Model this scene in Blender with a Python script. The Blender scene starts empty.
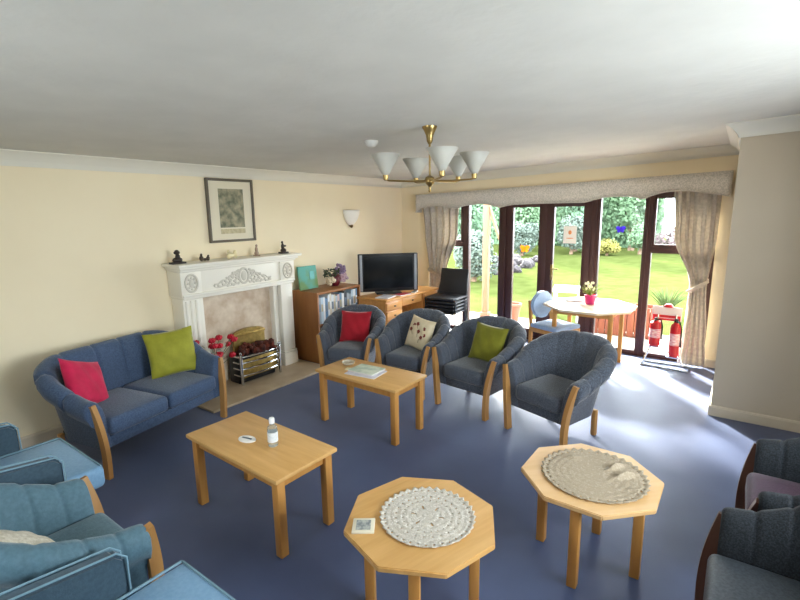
import bpy, bmesh, math, random
from mathutils import Vector, Matrix, Euler
random.seed(7)
S = bpy.context.scene
C = S.collection
PI = math.pi

# ------------------------------------------------------------------ materials
def lin(h):
    h = h.lstrip('#'); o = []
    for i in (0, 2, 4):
        c = int(h[i:i+2], 16) / 255
        o.append(c/12.92 if c <= .04045 else ((c+.055)/1.055)**2.4)
    return (*o, 1)
MATS = {}
def mat(name, col, rough=.6, col2=None, scale=20, bump=0, bscale=60, metal=0, sheen=0, trans=0,
        stretch=None, contrast=(.35, .65), spec=.5, coat=0, ior=1.45, detail=4, kind='noise', translucent=0):
    if name in MATS: return MATS[name]
    m = bpy.data.materials.new(name); m.use_nodes = True
    nt = m.node_tree; N = nt.nodes; L = nt.links
    b = N['Principled BSDF']; out = N['Material Output']
    b.inputs['Base Color'].default_value = lin(col)
    b.inputs['Roughness'].default_value = rough
    b.inputs['Metallic'].default_value = metal
    b.inputs['Specular IOR Level'].default_value = spec
    b.inputs['IOR'].default_value = ior
    b.inputs['Transmission Weight'].default_value = trans
    b.inputs['Coat Weight'].default_value = coat
    if sheen:
        b.inputs['Sheen Weight'].default_value = sheen; b.inputs['Sheen Roughness'].default_value = .4
    if col2 or bump:
        tc = N.new('ShaderNodeTexCoord'); mp = N.new('ShaderNodeMapping')
        L.new(tc.outputs['Object'], mp.inputs['Vector'])
        if stretch: mp.inputs['Scale'].default_value = stretch
    if col2:
        if kind == 'voronoi':
            t = N.new('ShaderNodeTexVoronoi'); t.inputs['Scale'].default_value = scale; fac = t.outputs['Distance']
        elif kind == 'wave':
            t = N.new('ShaderNodeTexWave'); t.inputs['Scale'].default_value = scale
            t.inputs['Distortion'].default_value = 4; t.inputs['Detail'].default_value = detail; fac = t.outputs['Fac']
        elif kind == 'brick':
            t = N.new('ShaderNodeTexBrick'); t.inputs['Scale'].default_value = scale
            t.inputs['Color1'].default_value = (1, 1, 1, 1); t.inputs['Color2'].default_value = (.75, .75, .75, 1)
            t.inputs['Mortar'].default_value = (0, 0, 0, 1); t.inputs['Mortar Size'].default_value = .012; fac = t.outputs['Color']
        else:
            t = N.new('ShaderNodeTexNoise'); t.inputs['Scale'].default_value = scale
            t.inputs['Detail'].default_value = detail; fac = t.outputs['Fac']
        L.new(mp.outputs['Vector'], t.inputs['Vector'])
        r = N.new('ShaderNodeValToRGB')
        r.color_ramp.elements[0].position = contrast[0]; r.color_ramp.elements[1].position = contrast[1]
        r.color_ramp.elements[0].color = lin(col); r.color_ramp.elements[1].color = lin(col2)
        L.new(fac, r.inputs['Fac']); L.new(r.outputs['Color'], b.inputs['Base Color'])
    if bump:
        t2 = N.new('ShaderNodeTexNoise'); t2.inputs['Scale'].default_value = bscale; t2.inputs['Detail'].default_value = 3
        L.new(mp.outputs['Vector'], t2.inputs['Vector'])
        bp = N.new('ShaderNodeBump'); bp.inputs['Strength'].default_value = bump; bp.inputs['Distance'].default_value = .01
        L.new(t2.outputs['Fac'], bp.inputs['Height']); L.new(bp.outputs['Normal'], b.inputs['Normal'])
    if translucent:
        tr = N.new('ShaderNodeBsdfTranslucent'); tr.inputs['Color'].default_value = lin(col2 or col)
        mx = N.new('ShaderNodeMixShader'); mx.inputs['Fac'].default_value = translucent
        L.new(b.outputs[0], mx.inputs[1]); L.new(tr.outputs[0], mx.inputs[2]); L.new(mx.outputs[0], out.inputs['Surface'])
    MATS[name] = m
    return m
def glass_mat():
    m = bpy.data.materials.new('window_glass'); m.use_nodes = True
    nt = m.node_tree; N = nt.nodes; L = nt.links; N.remove(N['Principled BSDF'])
    t = N.new('ShaderNodeBsdfTransparent'); t.inputs['Color'].default_value = (.97, .985, .98, 1)
    g = N.new('ShaderNodeBsdfGlossy'); g.inputs['Roughness'].default_value = .02
    f = N.new('ShaderNodeFresnel'); f.inputs['IOR'].default_value = 1.13
    mx = N.new('ShaderNodeMixShader'); L.new(f.outputs[0], mx.inputs[0]); L.new(t.outputs[0], mx.inputs[1]); L.new(g.outputs[0], mx.inputs[2])
    L.new(mx.outputs[0], N['Material Output'].inputs['Surface'])
    return m
GLASS = glass_mat()
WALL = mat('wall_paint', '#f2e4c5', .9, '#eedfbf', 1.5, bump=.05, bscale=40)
WALL_SHADED = mat('shaded_wall_paint', '#cabda8', .9, '#c6b8a2', 1.5, bump=.05, bscale=40)  # wall colour darkened to carry the shade on the pier face
CEIL = mat('ceiling_artex', '#d5d2ca', .95, '#cfccc4', 3, bump=.35, bscale=14)
WHITE = mat('white_gloss_paint', '#ebe6d9', .45, bump=.03)
CARPET = mat('carpet', '#404d72', .5, '#4c5a7e', 2.2, bump=.15, bscale=260, sheen=.2, detail=8, contrast=(.3, .7))
OAK = mat('light_oak', '#cb9a58', .42, '#e0b272', 3.2, stretch=(1, 9, 9), kind='noise', contrast=(.25, .8), coat=.15)
OAKP = mat('pale_oak', '#cfa46c', .4, '#dcb684', 3.2, stretch=(1, 9, 9), contrast=(.25, .8), coat=.15)
CHAIRWOOD = mat('chair_leg_wood', '#a87842', .45, '#b98b52', 3.2, stretch=(9, 9, 1), contrast=(.25, .8))
OAKL = mat('leg_oak', '#b9803f', .45, '#cc9650', 3.2, stretch=(9, 9, 1), contrast=(.25, .8))
PINE = mat('pine', '#cd8b45', .4, '#e0a35a', 3, stretch=(9, 1, 9), contrast=(.25, .8), coat=.2)
TEAK = mat('teak_veneer', '#8d5a30', .45, '#a06a3a', 3, stretch=(9, 9, 1), contrast=(.2, .8))
DARKWOOD = mat('dark_stained_timber', '#3a2220', .45, '#472b27', 4, stretch=(8, 8, 1), contrast=(.2, .8))
GREYFAB = mat('grey_navy_fabric', '#3f444e', .9, '#5c6370', 130, bump=.3, bscale=220, sheen=.5, contrast=(.42, .6))
NAVYFAB = mat('navy_fabric', '#15191e', .9, '#282e35', 150, bump=.3, bscale=220, sheen=.06, contrast=(.42, .62))
SOFAFAB = mat('sofa_blue_fabric', '#3a4b66', .85, '#485b78', 90, bump=.2, bscale=200, sheen=.3, contrast=(.4, .62))
TEALFAB = mat('teal_blue_fabric', '#4d6c7b', .7, '#577786', 60, bump=.15, bscale=160, sheen=.25)
TEALSEAT = mat('pale_teal_fabric', '#78a1c4', .65, '#82aacb', 60, bump=.12, bscale=160, sheen=.2)
DARKSEAT = mat('dark_grey_seat_fabric', '#30353b', .5, '#41474e', 90, bump=.15, bscale=200)
PURPLE = mat('purple_fabric', '#361c30', .85, '#44263d', 80, bump=.2, bscale=200, sheen=.3)
PIPING = mat('piping', '#7b9cad', .6)
TEALARM = mat('deep_teal_fabric', '#354b5a', .7, '#3e5564', 60, bump=.15, bscale=160, sheen=.25)
WALNUT = mat('red_brown_wood', '#4e2f22', .45, '#5d392a', 3.2, stretch=(9, 9, 1), contrast=(.25, .8))
BRASS = mat('brass', '#a98f5c', .33, metal=1)
OLDBRASS = mat('aged_brass', '#b79a58', .42, '#9c834a', 25, metal=.7, bump=.2, bscale=80)
CHROME = mat('chrome', '#c9cccf', .18, metal=1)
BLACK = mat('black_plastic', '#17171a', .4)
VINYL = mat('black_vinyl', '#26262a', .45, bump=.08, bscale=120)
def frosted():
    m = mat('frosted_glass', '#e6e4dc', .5, translucent=.5); return m
FROST = frosted()

# ------------------------------------------------------------------ mesh builder
class MB:
    def __init__(s): s.bm = bmesh.new()
    def _xf(s, vs, M):
        bmesh.ops.transform(s.bm, matrix=M, verts=vs)
    def box(s, c, d, rot=None, bev=0, seg=2):
        r = bmesh.ops.create_cube(s.bm, size=1.0); vs = r['verts']
        bmesh.ops.scale(s.bm, vec=d, verts=vs)
        if bev:
            es = list({e for v in vs for e in v.link_edges})
            q = bmesh.ops.bevel(s.bm, geom=es, offset=min(bev, min(d)*.49), segments=seg, affect='EDGES', profile=.5)
            vs = list({v for f in q['faces'] for v in f.verts} | {v for v in vs if v.is_valid})
        M = Matrix.Translation(Vector(c))
        if rot: M = M @ Euler(rot).to_matrix().to_4x4()
        s._xf(vs, M); return s
    def lathe(s, prof, c=(0, 0, 0), seg=24, M=None, sx=1, sy=1, cap=True):
        rings = []
        for r, z in prof:
            rings.append([s.bm.verts.new((r*math.cos(2*PI*k/seg)*sx, r*math.sin(2*PI*k/seg)*sy, z)) for k in range(seg)])
        for a, b in zip(rings, rings[1:]):
            for k in range(seg): s.bm.faces.new((a[k], a[(k+1) % seg], b[(k+1) % seg], b[k]))
        if cap:
            s.bm.faces.new(rings[0][::-1]); s.bm.faces.new(rings[-1])
        vs = [v for r in rings for v in r]
        T = Matrix.Translation(Vector(c))
        if M is not None: T = T @ M
        s._xf(vs, T); return s
    def cyl(s, c, r, h, seg=20, M=None): return s.lathe([(r, 0), (r, h)], c, seg, M)
    def ball(s, c, r, sub=2, rot=None):
        q = bmesh.ops.create_icosphere(s.bm, subdivisions=sub, radius=1.0); vs = q['verts']
        if not hasattr(r, '__len__'): r = (r, r, r)
        bmesh.ops.scale(s.bm, vec=r, verts=vs)
        M = Matrix.Translation(Vector(c))
        if rot: M = M @ Euler(rot).to_matrix().to_4x4()
        s._xf(vs, M); return s
    def tube(s, pts, r, seg=8, closed=False, sec=None):
        pts = [Vector(p) for p in pts]; n = len(pts); rings = []
        rs = r if hasattr(r, '__len__') else [r]*n
        up = None
        for i, p in enumerate(pts):
            if closed: t = (pts[(i+1) % n]-pts[i-1]).normalized()
            else: t = (pts[min(i+1, n-1)]-pts[max(i-1, 0)]).normalized()
            if up is None:
                up = Vector((0, 0, 1)) if abs(t.z) < .9 else Vector((1, 0, 0))
            a = t.cross(up)
            if a.length < 1e-4: a = t.cross(Vector((0, 1, 0)))
            a.normalize(); b = a.cross(t).normalized(); up = b
            if sec:   # rectangular section (half sizes along a,b)
                q = [(-sec[0], -sec[1]), (sec[0], -sec[1]), (sec[0], sec[1]), (-sec[0], sec[1])]
            else:
                q = [(rs[i]*math.cos(2*PI*k/seg), rs[i]*math.sin(2*PI*k/seg)) for k in range(seg)]
            rings.append([s.bm.verts.new(p+a*x+b*y) for x, y in q])
        m = len(rings[0])
        for i in range(n if closed else n-1):
            A, B = rings[i], rings[(i+1) % n]
            for k in range(m): s.bm.faces.new((A[k], A[(k+1) % m], B[(k+1) % m], B[k]))
        if not closed:
            s.bm.faces.new(rings[0][::-1]); s.bm.faces.new(rings[-1])
        return s
    def prism(s, poly, a, b, axis='z'):
        def P(u, v, w):
            return {'z': (u, v, w), 'y': (u, w, v), 'x': (w, u, v)}[axis]
        A = [s.bm.verts.new(P(u, v, a)) for u, v in poly]; B = [s.bm.verts.new(P(u, v, b)) for u, v in poly]
        n = len(poly)
        for k in range(n): s.bm.faces.new((A[k], A[(k+1) % n], B[(k+1) % n], B[k]))
        s.bm.faces.new(A[::-1]); s.bm.faces.new(B); return s
    def grid(s, f, nu, nv, closed_u=False):
        V = [[s.bm.verts.new(f(i/nu, j/nv)) for j in range(nv+1)] for i in range(nu if closed_u else nu+1)]
        m = len(V)
        for i in range(m if closed_u else m-1):
            for j in range(nv):
                s.bm.faces.new((V[i][j], V[(i+1) % m][j], V[(i+1) % m][j+1], V[i][j+1]))
        return s
    def loft(s, rings, cap=True):
        R = [[s.bm.verts.new(p) for p in r] for r in rings]; m = len(R[0])
        for A, B in zip(R, R[1:]):
            for k in range(m): s.bm.faces.new((A[k], A[(k+1) % m], B[(k+1) % m], B[k]))
        if cap: s.bm.faces.new(R[0][::-1]); s.bm.faces.new(R[-1])
        return s
    def leaf(s, p, n, L, W):
        n = Vector(n).normalized(); t = n.orthogonal().normalized()
        t = Matrix.Rotation(random.uniform(0, 2*PI), 3, n) @ t; b = n.cross(t)
        p = Vector(p)
        vs = [s.bm.verts.new(q) for q in (p-t*L*.5, p+b*W*.5, p+t*L*.5, p-b*W*.5)]
        s.bm.faces.new(vs); return s
    def build(s, name, m, parent=None, loc=(0, 0, 0), rot=(0, 0, 0), smooth=35, recalc=True, **props):
        if recalc: bmesh.ops.recalc_face_normals(s.bm, faces=s.bm.faces)
        me = bpy.data.meshes.new(name); s.bm.to_mesh(me); s.bm.free()
        ms = m if isinstance(m, (list, tuple)) else [m]
        for x in ms: me.materials.append(x)
        if smooth:
            me.polygons.foreach_set('use_smooth', [True]*len(me.polygons))
            me.set_sharp_from_angle(angle=math.radians(smooth))
        o = bpy.data.objects.new(name, me); C.objects.link(o)
        o.location = loc; o.rotation_euler = rot
        if parent: o.parent = parent
        for k, v in props.items(): o[k] = v
        return o
def tag(o, label=None, cat=None, group=None, kind=None):
    if label: o['label'] = label
    if cat: o['category'] = cat
    if group: o['group'] = group
    if kind: o['kind'] = kind
    return o
def thing(name, label, cat, loc=(0, 0, 0), rz=0, group=None):
    o = bpy.data.objects.new(name, None); C.objects.link(o); o.empty_display_size = .1
    o.location = loc; o.rotation_euler = (0, 0, rz)
    return tag(o, label, cat, group)
def struct(o, label=None): o['kind'] = 'structure'; return o
def kids(o): return [c for c in bpy.data.objects if c.parent == o]
def dup(o, loc=None, rz=None, label=None, group=None, parent=None):
    c = o.copy(); C.objects.link(c)
    if parent: c.parent = parent
    for k in kids(o): dup(k, parent=c)
    if loc is not None: c.location = loc
    if rz is not None: c.rotation_euler = (0, 0, rz)
    tag(c, label, None, group); return c
def sstep(a, b, x):
    t = max(0, min(1, (x-a)/(b-a))); return t*t*(3-2*t)

# ------------------------------------------------------------------ camera
cam_d = bpy.data.cameras.new('camera'); cam = bpy.data.objects.new('camera', cam_d); C.objects.link(cam)
F_PX, YAW, PITCH, ROLL = 471.6, .6267, .1837, -.0144
fw = Vector((-math.sin(YAW)*math.cos(PITCH), math.cos(YAW)*math.cos(PITCH), -math.sin(PITCH)))
rt = Vector((math.cos(YAW), math.sin(YAW), 0)); up = rt.cross(fw)
r2 = rt*math.cos(ROLL)+up*math.sin(ROLL); u2 = up*math.cos(ROLL)-rt*math.sin(ROLL)
cam.matrix_world = Matrix(((r2.x, u2.x, -fw.x, 4.4504), (r2.y, u2.y, -fw.y, -6.2271), (r2.z, u2.z, -fw.z, 1.7872), (0, 0, 0, 1)))
cam_d.sensor_width = 36; cam_d.lens = F_PX/800*36; cam_d.clip_start = .05; cam_d.clip_end = 200
S.camera = cam

# ------------------------------------------------------------------ room shell
def cz(x): return 2.27+.038*x            # the ceiling plane, very slightly out of level
PX, PY = 4.365, -1.49                     # outer corner where the right wall steps in
XR, YR = 5.75, -7.25
struct(MB().box(((XR-.1)/2, (YR+.0)/2-.0, -.06), (XR+.3, -YR+.3, .12)).build('floor', CARPET, smooth=0))
m = MB(); x0, x1 = -.25, XR+.15; y0, y1 = YR-.15, .25
vs = [m.bm.verts.new(p) for p in ((x0, y0, cz(x0)), (x1, y0, cz(x1)), (x1, y1, cz(x1)), (x0, y1, cz(x0)))]
vt = [m.bm.verts.new(v.co+Vector((0, 0, .12))) for v in vs]
for k in range(4): m.bm.faces.new((vs[k], vs[(k+1) % 4], vt[(k+1) % 4], vt[k]))
m.bm.faces.new(vs); m.bm.faces.new(vt)
struct(m.build('ceiling', CEIL, smooth=0))
struct(MB().box((-.1, (YR)/2, 1.2), (.2, -YR+.3, 2.6)).build('wall_left', WALL, smooth=0))
WT = .26
OX0, OX1, OZ = .52, 4.22, 1.98
m = MB(); m.box((.25+.001, WT/2, 1.2), (.52+.0, WT, 2.6)); m.box(((OX1+PX)/2, WT/2, 1.2), (PX-OX1, WT, 2.6))
m.box(((OX0+OX1)/2, WT/2, (OZ+2.5)/2), (OX1-OX0, WT, 2.5-OZ))
struct(m.build('wall_back', WALL, smooth=0))
struct(MB().box(((PX+XR+.15)/2, (PY+WT)/2, 1.22), (XR+.15-PX, WT-PY, 2.64)).build('wall_alcove', WALL_SHADED, smooth=0))
SY0, SY1, SZ0, SZ1 = -5.3, -3.1, .9, 2.0     # long unseen window, added in the right wall to brighten the room
m = MB(); xw = XR+.075
m.box((xw, (SY1+PY)/2, 1.22), (.15, PY-SY1, 2.64)); m.box((xw, (YR-.15+SY0)/2, 1.22), (.15, SY0-YR+.15, 2.64))
m.box((xw, (SY0+SY1)/2, (SZ0-.1)/2), (.15, SY1-SY0, SZ0+.1)); m.box((xw, (SY0+SY1)/2, (SZ1+2.54)/2), (.15, SY1-SY0, 2.54-SZ1))
struct(m.build('wall_right', WALL, smooth=0))
m = MB()
for y in (SY0+.03, SY0+(SY1-SY0)/3, SY0+(SY1-SY0)*2/3, SY1-.03): m.box((xw, y, (SZ0+SZ1)/2), (.07, .06, SZ1-SZ0))
for z in (SZ0+.03, SZ1-.03): m.box((xw, (SY0+SY1)/2, z), (.068, SY1-SY0, .06))
w = struct(m.build('added_window_right', DARKWOOD, smooth=0))
MB().box((xw+.01, (SY0+SY1)/2, (SZ0+SZ1)/2), (.006, SY1-SY0-.08, SZ1-SZ0-.08)).build('pane', GLASS, w, smooth=0)
m = MB()     # wall behind the camera; its unseen window is added for fill daylight
RX0, RX1, RZ0, RZ1 = 2.0, 2.9, 1.0, 1.9
m.box(((RX0-.1)/2, YR-.08, 1.2), (RX0+.1, .16, 2.6)); m.box(((RX1+XR)/2, YR-.08, 1.2), (XR-RX1, .16, 2.6))
m.box(((RX0+RX1)/2, YR-.08, RZ0/2), (RX1-RX0, .16, RZ0)); m.box(((RX0+RX1)/2, YR-.08, (RZ1+2.5)/2), (RX1-RX0, .16, 2.5-RZ1))
struct(m.build('wall_front', WALL, smooth=0))
m = MB()
for x in (RX0+.03, (RX0+RX1)/2, RX1-.03): m.box((x, YR-.08, (RZ0+RZ1)/2), (.06, .07, RZ1-RZ0))
for z in (RZ0+.03, RZ1-.03): m.box(((RX0+RX1)/2, YR-.08, z), (RX1-RX0, .07, .06))
w = struct(m.build('added_window_rear', DARKWOOD, smooth=0))
MB().box(((RX0+RX1)/2, YR-.09, (RZ0+RZ1)/2), (RX1-RX0-.08, .006, RZ1-RZ0-.08)).build('pane', GLASS, w, smooth=0)

COVEP = mat('coving_paint', '#e2ddcf', .7)
COVE = [(0, 0), (.105, 0), (.105, .008), (.085, .02), (.055, .04), (.033, .066), (.018, .09), (.012, .108), (0, .108)]
def coving(name, a, b, out, ma=0, mb=0):
    """concave cornice from a to b (points on the wall at ceiling height); out = unit vector into the room; ma/mb mitres"""
    a, b, out = Vector(a), Vector(b), Vector(out); d = (b-a).normalized()
    m = MB(); R = []
    for P, mi in ((a, ma), (b, mb)):
        R.append([P+out*o+Vector((0, 0, -dn))+d*(o*mi) for o, dn in COVE])
    m.loft(R); return struct(m.build(name, COVEP, smooth=50))
e = .003
coving('trim_1', (e, YR, cz(0)+e), (e, 0, cz(0)+e), (1, 0, 0), 0, -1)
coving('trim_2', (0, -e, cz(0)+e), (PX, -e, cz(PX)+e), (0, -1, 0), 1, -1)
coving('trim_3', (PX-e, 0, cz(PX)), (PX-e, PY, cz(PX)), (-1, 0, 0), 1, 1)
coving('trim_4', (PX, PY-e, cz(PX)), (XR, PY-e, cz(XR)), (0, -1, 0), -1, 0)
def skirting(name, a, b, out):
    a, b, out = Vector(a), Vector(b), Vector(out); pr = [(0, 0), (.016, 0), (.016, .075), (.009, .09), (0, .092)]
    m = MB().loft([[P+out*o+Vector((0, 0, z)) for o, z in pr] for P in (a, b)]); return struct(m.build(name, m_sk, smooth=0))
m_sk = mat('skirting_paint', '#d3c6b1', .6)
skirting('baseboard_left', (0, YR, 0), (0, -3.97, 0), (1, 0, 0)); skirting('baseboard_left', (0, -2.42, 0), (0, 0, 0), (1, 0, 0))
skirting('baseboard_back', (0, 0, 0), (OX0, 0, 0), (0, -1, 0)); skirting('baseboard_back', (OX1, 0, 0), (PX, 0, 0), (0, -1, 0))
skirting('baseboard_alcove', (PX, 0, 0), (PX, PY-.0, 0), (-1, 0, 0)); skirting('baseboard_alcove', (PX-.014, PY, 0), (XR, PY, 0), (0, -1, 0))

# ------------------------------------------------------------------ windows and doors in the back wall (timber at y .03-.11)
YF, DF = .075, .08
def frame_rect(m, x0, x1, z0, z1, w, y=YF, d=DF, wt=None, wb=None):
    wt = wt or w; wb = wb or w
    m.box((x0+w/2, y, (z0+z1)/2), (w, d, z1-z0), bev=.004); m.box((x1-w/2, y, (z0+z1)/2), (w, d, z1-z0), bev=.004)
    m.box(((x0+x1)/2, y, z1-wt/2), (x1-x0-2*w+.002, d*.96, wt), bev=.004); m.box(((x0+x1)/2, y, z0+wb/2), (x1-x0-2*w+.002, d*.96, wb), bev=.004)
def sidelight(n, x0, x1):
    m = MB(); frame_rect(m, x0, x1, 0, OZ, .055); m.box(((x0+x1)/2, YF, 1.31), (x1-x0-.1, DF, .075), bev=.004)
    o = struct(m.build(n, DARKWOOD))
    MB().box(((x0+x1)/2, YF, .66), (x1-x0-.09, .006, 1.24)).build('pane', GLASS, o, smooth=0)
    MB().box(((x0+x1)/2, YF, 1.63), (x1-x0-.09, .006, .60)).build('pane', GLASS, o, smooth=0)
    m = MB(); frame_rect(m, x0+.05, x1-.05, 1.345, OZ-.05, .03, y=YF-.03, d=.05); m.build('sash', DARKWOOD, o)
    return o
def fixed(n, x0, x1):
    m = MB(); frame_rect(m, x0, x1, 0, OZ, .045, wb=.06)
    o = struct(m.build(n, DARKWOOD)); MB().box(((x0+x1)/2, YF, 1), (x1-x0-.07, .006, OZ-.1)).build('pane', GLASS, o, smooth=0); return o
def leaf_door(n, x0, x1, hx):
    m = MB(); frame_rect(m, x0, x1, .035, OZ-.06, .1, wb=.12, wt=.09, d=.06)
    o = struct(m.build(n, DARKWOOD)); MB().box(((x0+x1)/2, YF, 1), (x1-x0-.18, .006, OZ-.26)).build('pane', GLASS, o, smooth=0)
    if hx:
        h = MB(); h.box((hx, YF-.038, .97), (.032, .012, .21), bev=.004)
        h.tube([(hx, YF-.045, 1.02), (hx, YF-.085, 1.02), (hx+.01, YF-.09, 1.02), (hx+.1, YF-.085, 1.02)], .008)
        h.cyl((hx, YF-.055, .92), .012, .012, M=Matrix.Rotation(PI/2, 4, 'X'))
        h.build('handle', BRASS, o)
    return o
sidelight('window_1', OX0, 1.135)
fixed('window_2', 1.115+.02, 1.70)
leaf_door('door_1', 1.76, 2.325, None)
leaf_door('door_2', 2.325, 2.895, 2.42)
fixed('window_3', 2.955, 3.535)
sidelight('window_4', 3.535, OX1)
m = MB()
for x in (1.73, 2.925): m.box((x, YF, OZ/2), (.06, .1, OZ), bev=.004)
m.box((2.3275, YF, OZ-.03), (1.135, .1, .06), bev=.004); m.box((2.3275, YF, .0175), (1.135, .1, .035), bev=.004)
struct(m.build('trim_5', DARKWOOD))
struct(MB().box(((OX0+OX1)/2, .19, -.02), (OX1-OX0, .15, .04)).build('trim_6', mat('stone_sill', '#cfc8ba', .8), smooth=0))

# stickers and notice on the glass
paper = MB(); paper.box((0, 0, 0), (.165, .002, .225))
pn = paper.build('paper_notice', mat('notice_paper', '#f4efe6', .8), loc=(2.63, .068, 1.47), smooth=0)
tag(pn, 'white paper notice with small orange mark stuck on the door glass', 'notice')
q = MB(); q.ball((0, -.002, .03), (.022, .002, .028)); q.ball((0, -.002, -.045), (.05, .001, .006)); q.build('printed_mark', mat('orange_print', '#e0925a', .7), pn)
def butterfly(name, c, mt, label, s):
    m = MB()
    for sx in (-1, 1):
        m.ball((sx*.03*s, 0, .016*s), (.034*s, .0025, .026*s), rot=(0, -sx*.5, 0)); m.ball((sx*.022*s, 0, -.022*s), (.024*s, .0025, .02*s), rot=(0, sx*.5, 0))
    m.ball((0, -.002, 0), (.005*s, .004, .035*s))
    return tag(m.build(name, mt, loc=c), label, 'sticker')
butterfly('window_sticker', (2.03, .066, 1.27), mat('orange_film', '#e8a33c', .4, translucent=.5), 'orange butterfly shaped sticker on the glass of the left door', 1.1)
butterfly('window_sticker', (3.235, .066, 1.545), mat('purple_film', '#5b44b4', .4, translucent=.5), 'purple butterfly shaped sticker on the window beside the doors', .9)

# ------------------------------------------------------------------ pelmet and curtains
PEL = mat('pelmet_fabric', '#dcd4c8', .9, '#bdb7aa', 75, bump=.2, bscale=120, kind='noise', contrast=(.4, .62), detail=6)
CURT = mat('curtain_fabric', '#b9b0a3', .9, '#cfc6b8', 30, bump=.2, bscale=120, contrast=(.4, .62), detail=6, translucent=.2)
bot = [(.39, 1.78), (.47, 1.83), (.6, 1.865), (.76, 1.875), (.92, 1.855), (1.08, 1.82), (1.2, 1.86), (1.46, 1.89), (1.62, 1.865), (1.75, 1.825),
       (1.84, 1.85), (1.95, 1.865), (2.31, 1.872), (2.7, 1.872), (2.86, 1.87), (2.95, 1.895), (3.1, 1.93), (3.3, 1.935), (3.4, 1.92), (3.49, 1.89), (3.57, 1.925),
       (3.7, 1.965), (3.86, 1.975), (4.0, 1.96), (4.15, 1.93), (4.31, 1.90)]
def ptop(x): return 2.03+.031*x
pel = thing('pelmet', 'patterned beige pelmet with scalloped lower edge above the garden windows', 'pelmet', (2.35, -.09, 1.85))
def shift(m, o): bmesh.ops.translate(m.bm, vec=-Vector(o), verts=m.bm.verts); return m
poly = [(.39, ptop(.39)), *bot, (4.31, ptop(4.31))]
# smooth the scallops
sm = []
for (xa, za), (xb, zb) in zip(bot, bot[1:]):
    for k in range(4): sm.append((xa+(xb-xa)*k/4, za+(zb-za)*k/4))
sm.append(bot[-1])
for it in range(2): sm = [sm[0]]+[(b[0], (a[1]+b[1]+c[1])/3) for a, b, c in zip(sm, sm[1:], sm[2:])]+[sm[-1]]
m = MB()
m.grid(lambda u, v: (lambda P: (P[0], -.18, P[1]+(ptop(P[0])-P[1])*v))(sm[min(len(sm)-1, int(round(u*(len(sm)-1))))]), len(sm)-1, 3)
m.grid(lambda u, v: (.39, -.18+.17*u, 1.78+(ptop(.39)-1.78)*v), 2, 2); m.grid(lambda u, v: (4.31, -.18+.17*u, 1.90+(ptop(4.31)-1.90)*v), 2, 2)
bmesh.ops.remove_doubles(m.bm, verts=m.bm.verts, dist=1e-4)
o = shift(m, pel.location).build('valance', PEL, pel, smooth=20)
sd = o.modifiers.new('thickness', 'SOLIDIFY'); sd.thickness = .012
m = MB().tube([(x, -.186, z+.004) for x, z in sm], .006, seg=6); shift(m, pel.location).build('braid', PEL, pel)
m = MB(); m.loft([[(x, -.172, ptop(x)-.02), (x, -.008, ptop(x)-.02), (x, -.008, ptop(x)-.005), (x, -.172, ptop(x)-.005)] for x in (.395, 4.305)])
shift(m, pel.location).build('top_board', WALL, pel, smooth=0)
def curtain(label, prof, folds, tz, tiex, seed):
    """prof: list of (z, x0, x1)"""
    c = thing('curtain', label, 'curtain', ((prof[0][1]+prof[0][2])/2, -.09, 0))
    def edge(z):
        for (za, a0, a1), (zb, b0, b1) in zip(prof, prof[1:]):
            if za >= z >= zb:
                t = sstep(0, 1, (za-z)/(za-zb)) ; return a0+(b0-a0)*t, a1+(b1-a1)*t
        return prof[-1][1:]
    rng = random.Random(seed); ph = rng.random()*6
    def f(u, v):
        z = prof[0][0]+(prof[-1][0]-prof[0][0])*v; x0, x1 = edge(z); w = x1-x0
        amp = .028+.012*math.sin(u*9+ph); amp *= min(1, .45+.55*w/.35)
        a = 2*PI*folds*u+.8*math.sin(3*u+v*1.2+ph)
        return (x0+w*u+.012*math.sin(a*2), -.085+amp*math.sin(a), z)
    m = MB().grid(f, folds*12, 40); o = shift(m, c.location).build('drape', CURT, c, smooth=180, recalc=False)
    o.modifiers.new('thickness', 'SOLIDIFY').thickness = .004
    x0, x1 = edge(tz); xc = (x0+x1)/2; hw = (x1-x0)/2
    m = MB(); pts = [(xc+(hw+.012)*math.cos(a), -.085+.062*math.sin(a), tz+.07*math.cos(a)*(1 if tiex > xc else -1)) for a in [2*PI*k/28 for k in range(28)]]
    m.tube(pts, 0, closed=True, sec=(.004, .022)); shift(m, c.location).build('tieback', CURT, c)
    return c
curtain('left patterned curtain gathered in by a tieback beside the television', [(1.99, .42, 1.10), (1.5, .47, 1.08), (.86, .57, .88), (.3, .56, .86), (.03, .55, .87)], 6, .86, .4, 1)
curtain('right patterned curtain tied back towards the wall by the fire extinguishers', [(2.05, 3.80, 4.22), (1.5, 3.83, 4.22), (.93, 4.02, 4.18), (.4, 4.00, 4.22), (.015, 3.97, 4.25)], 5, .93, 4.3, 2)

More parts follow.
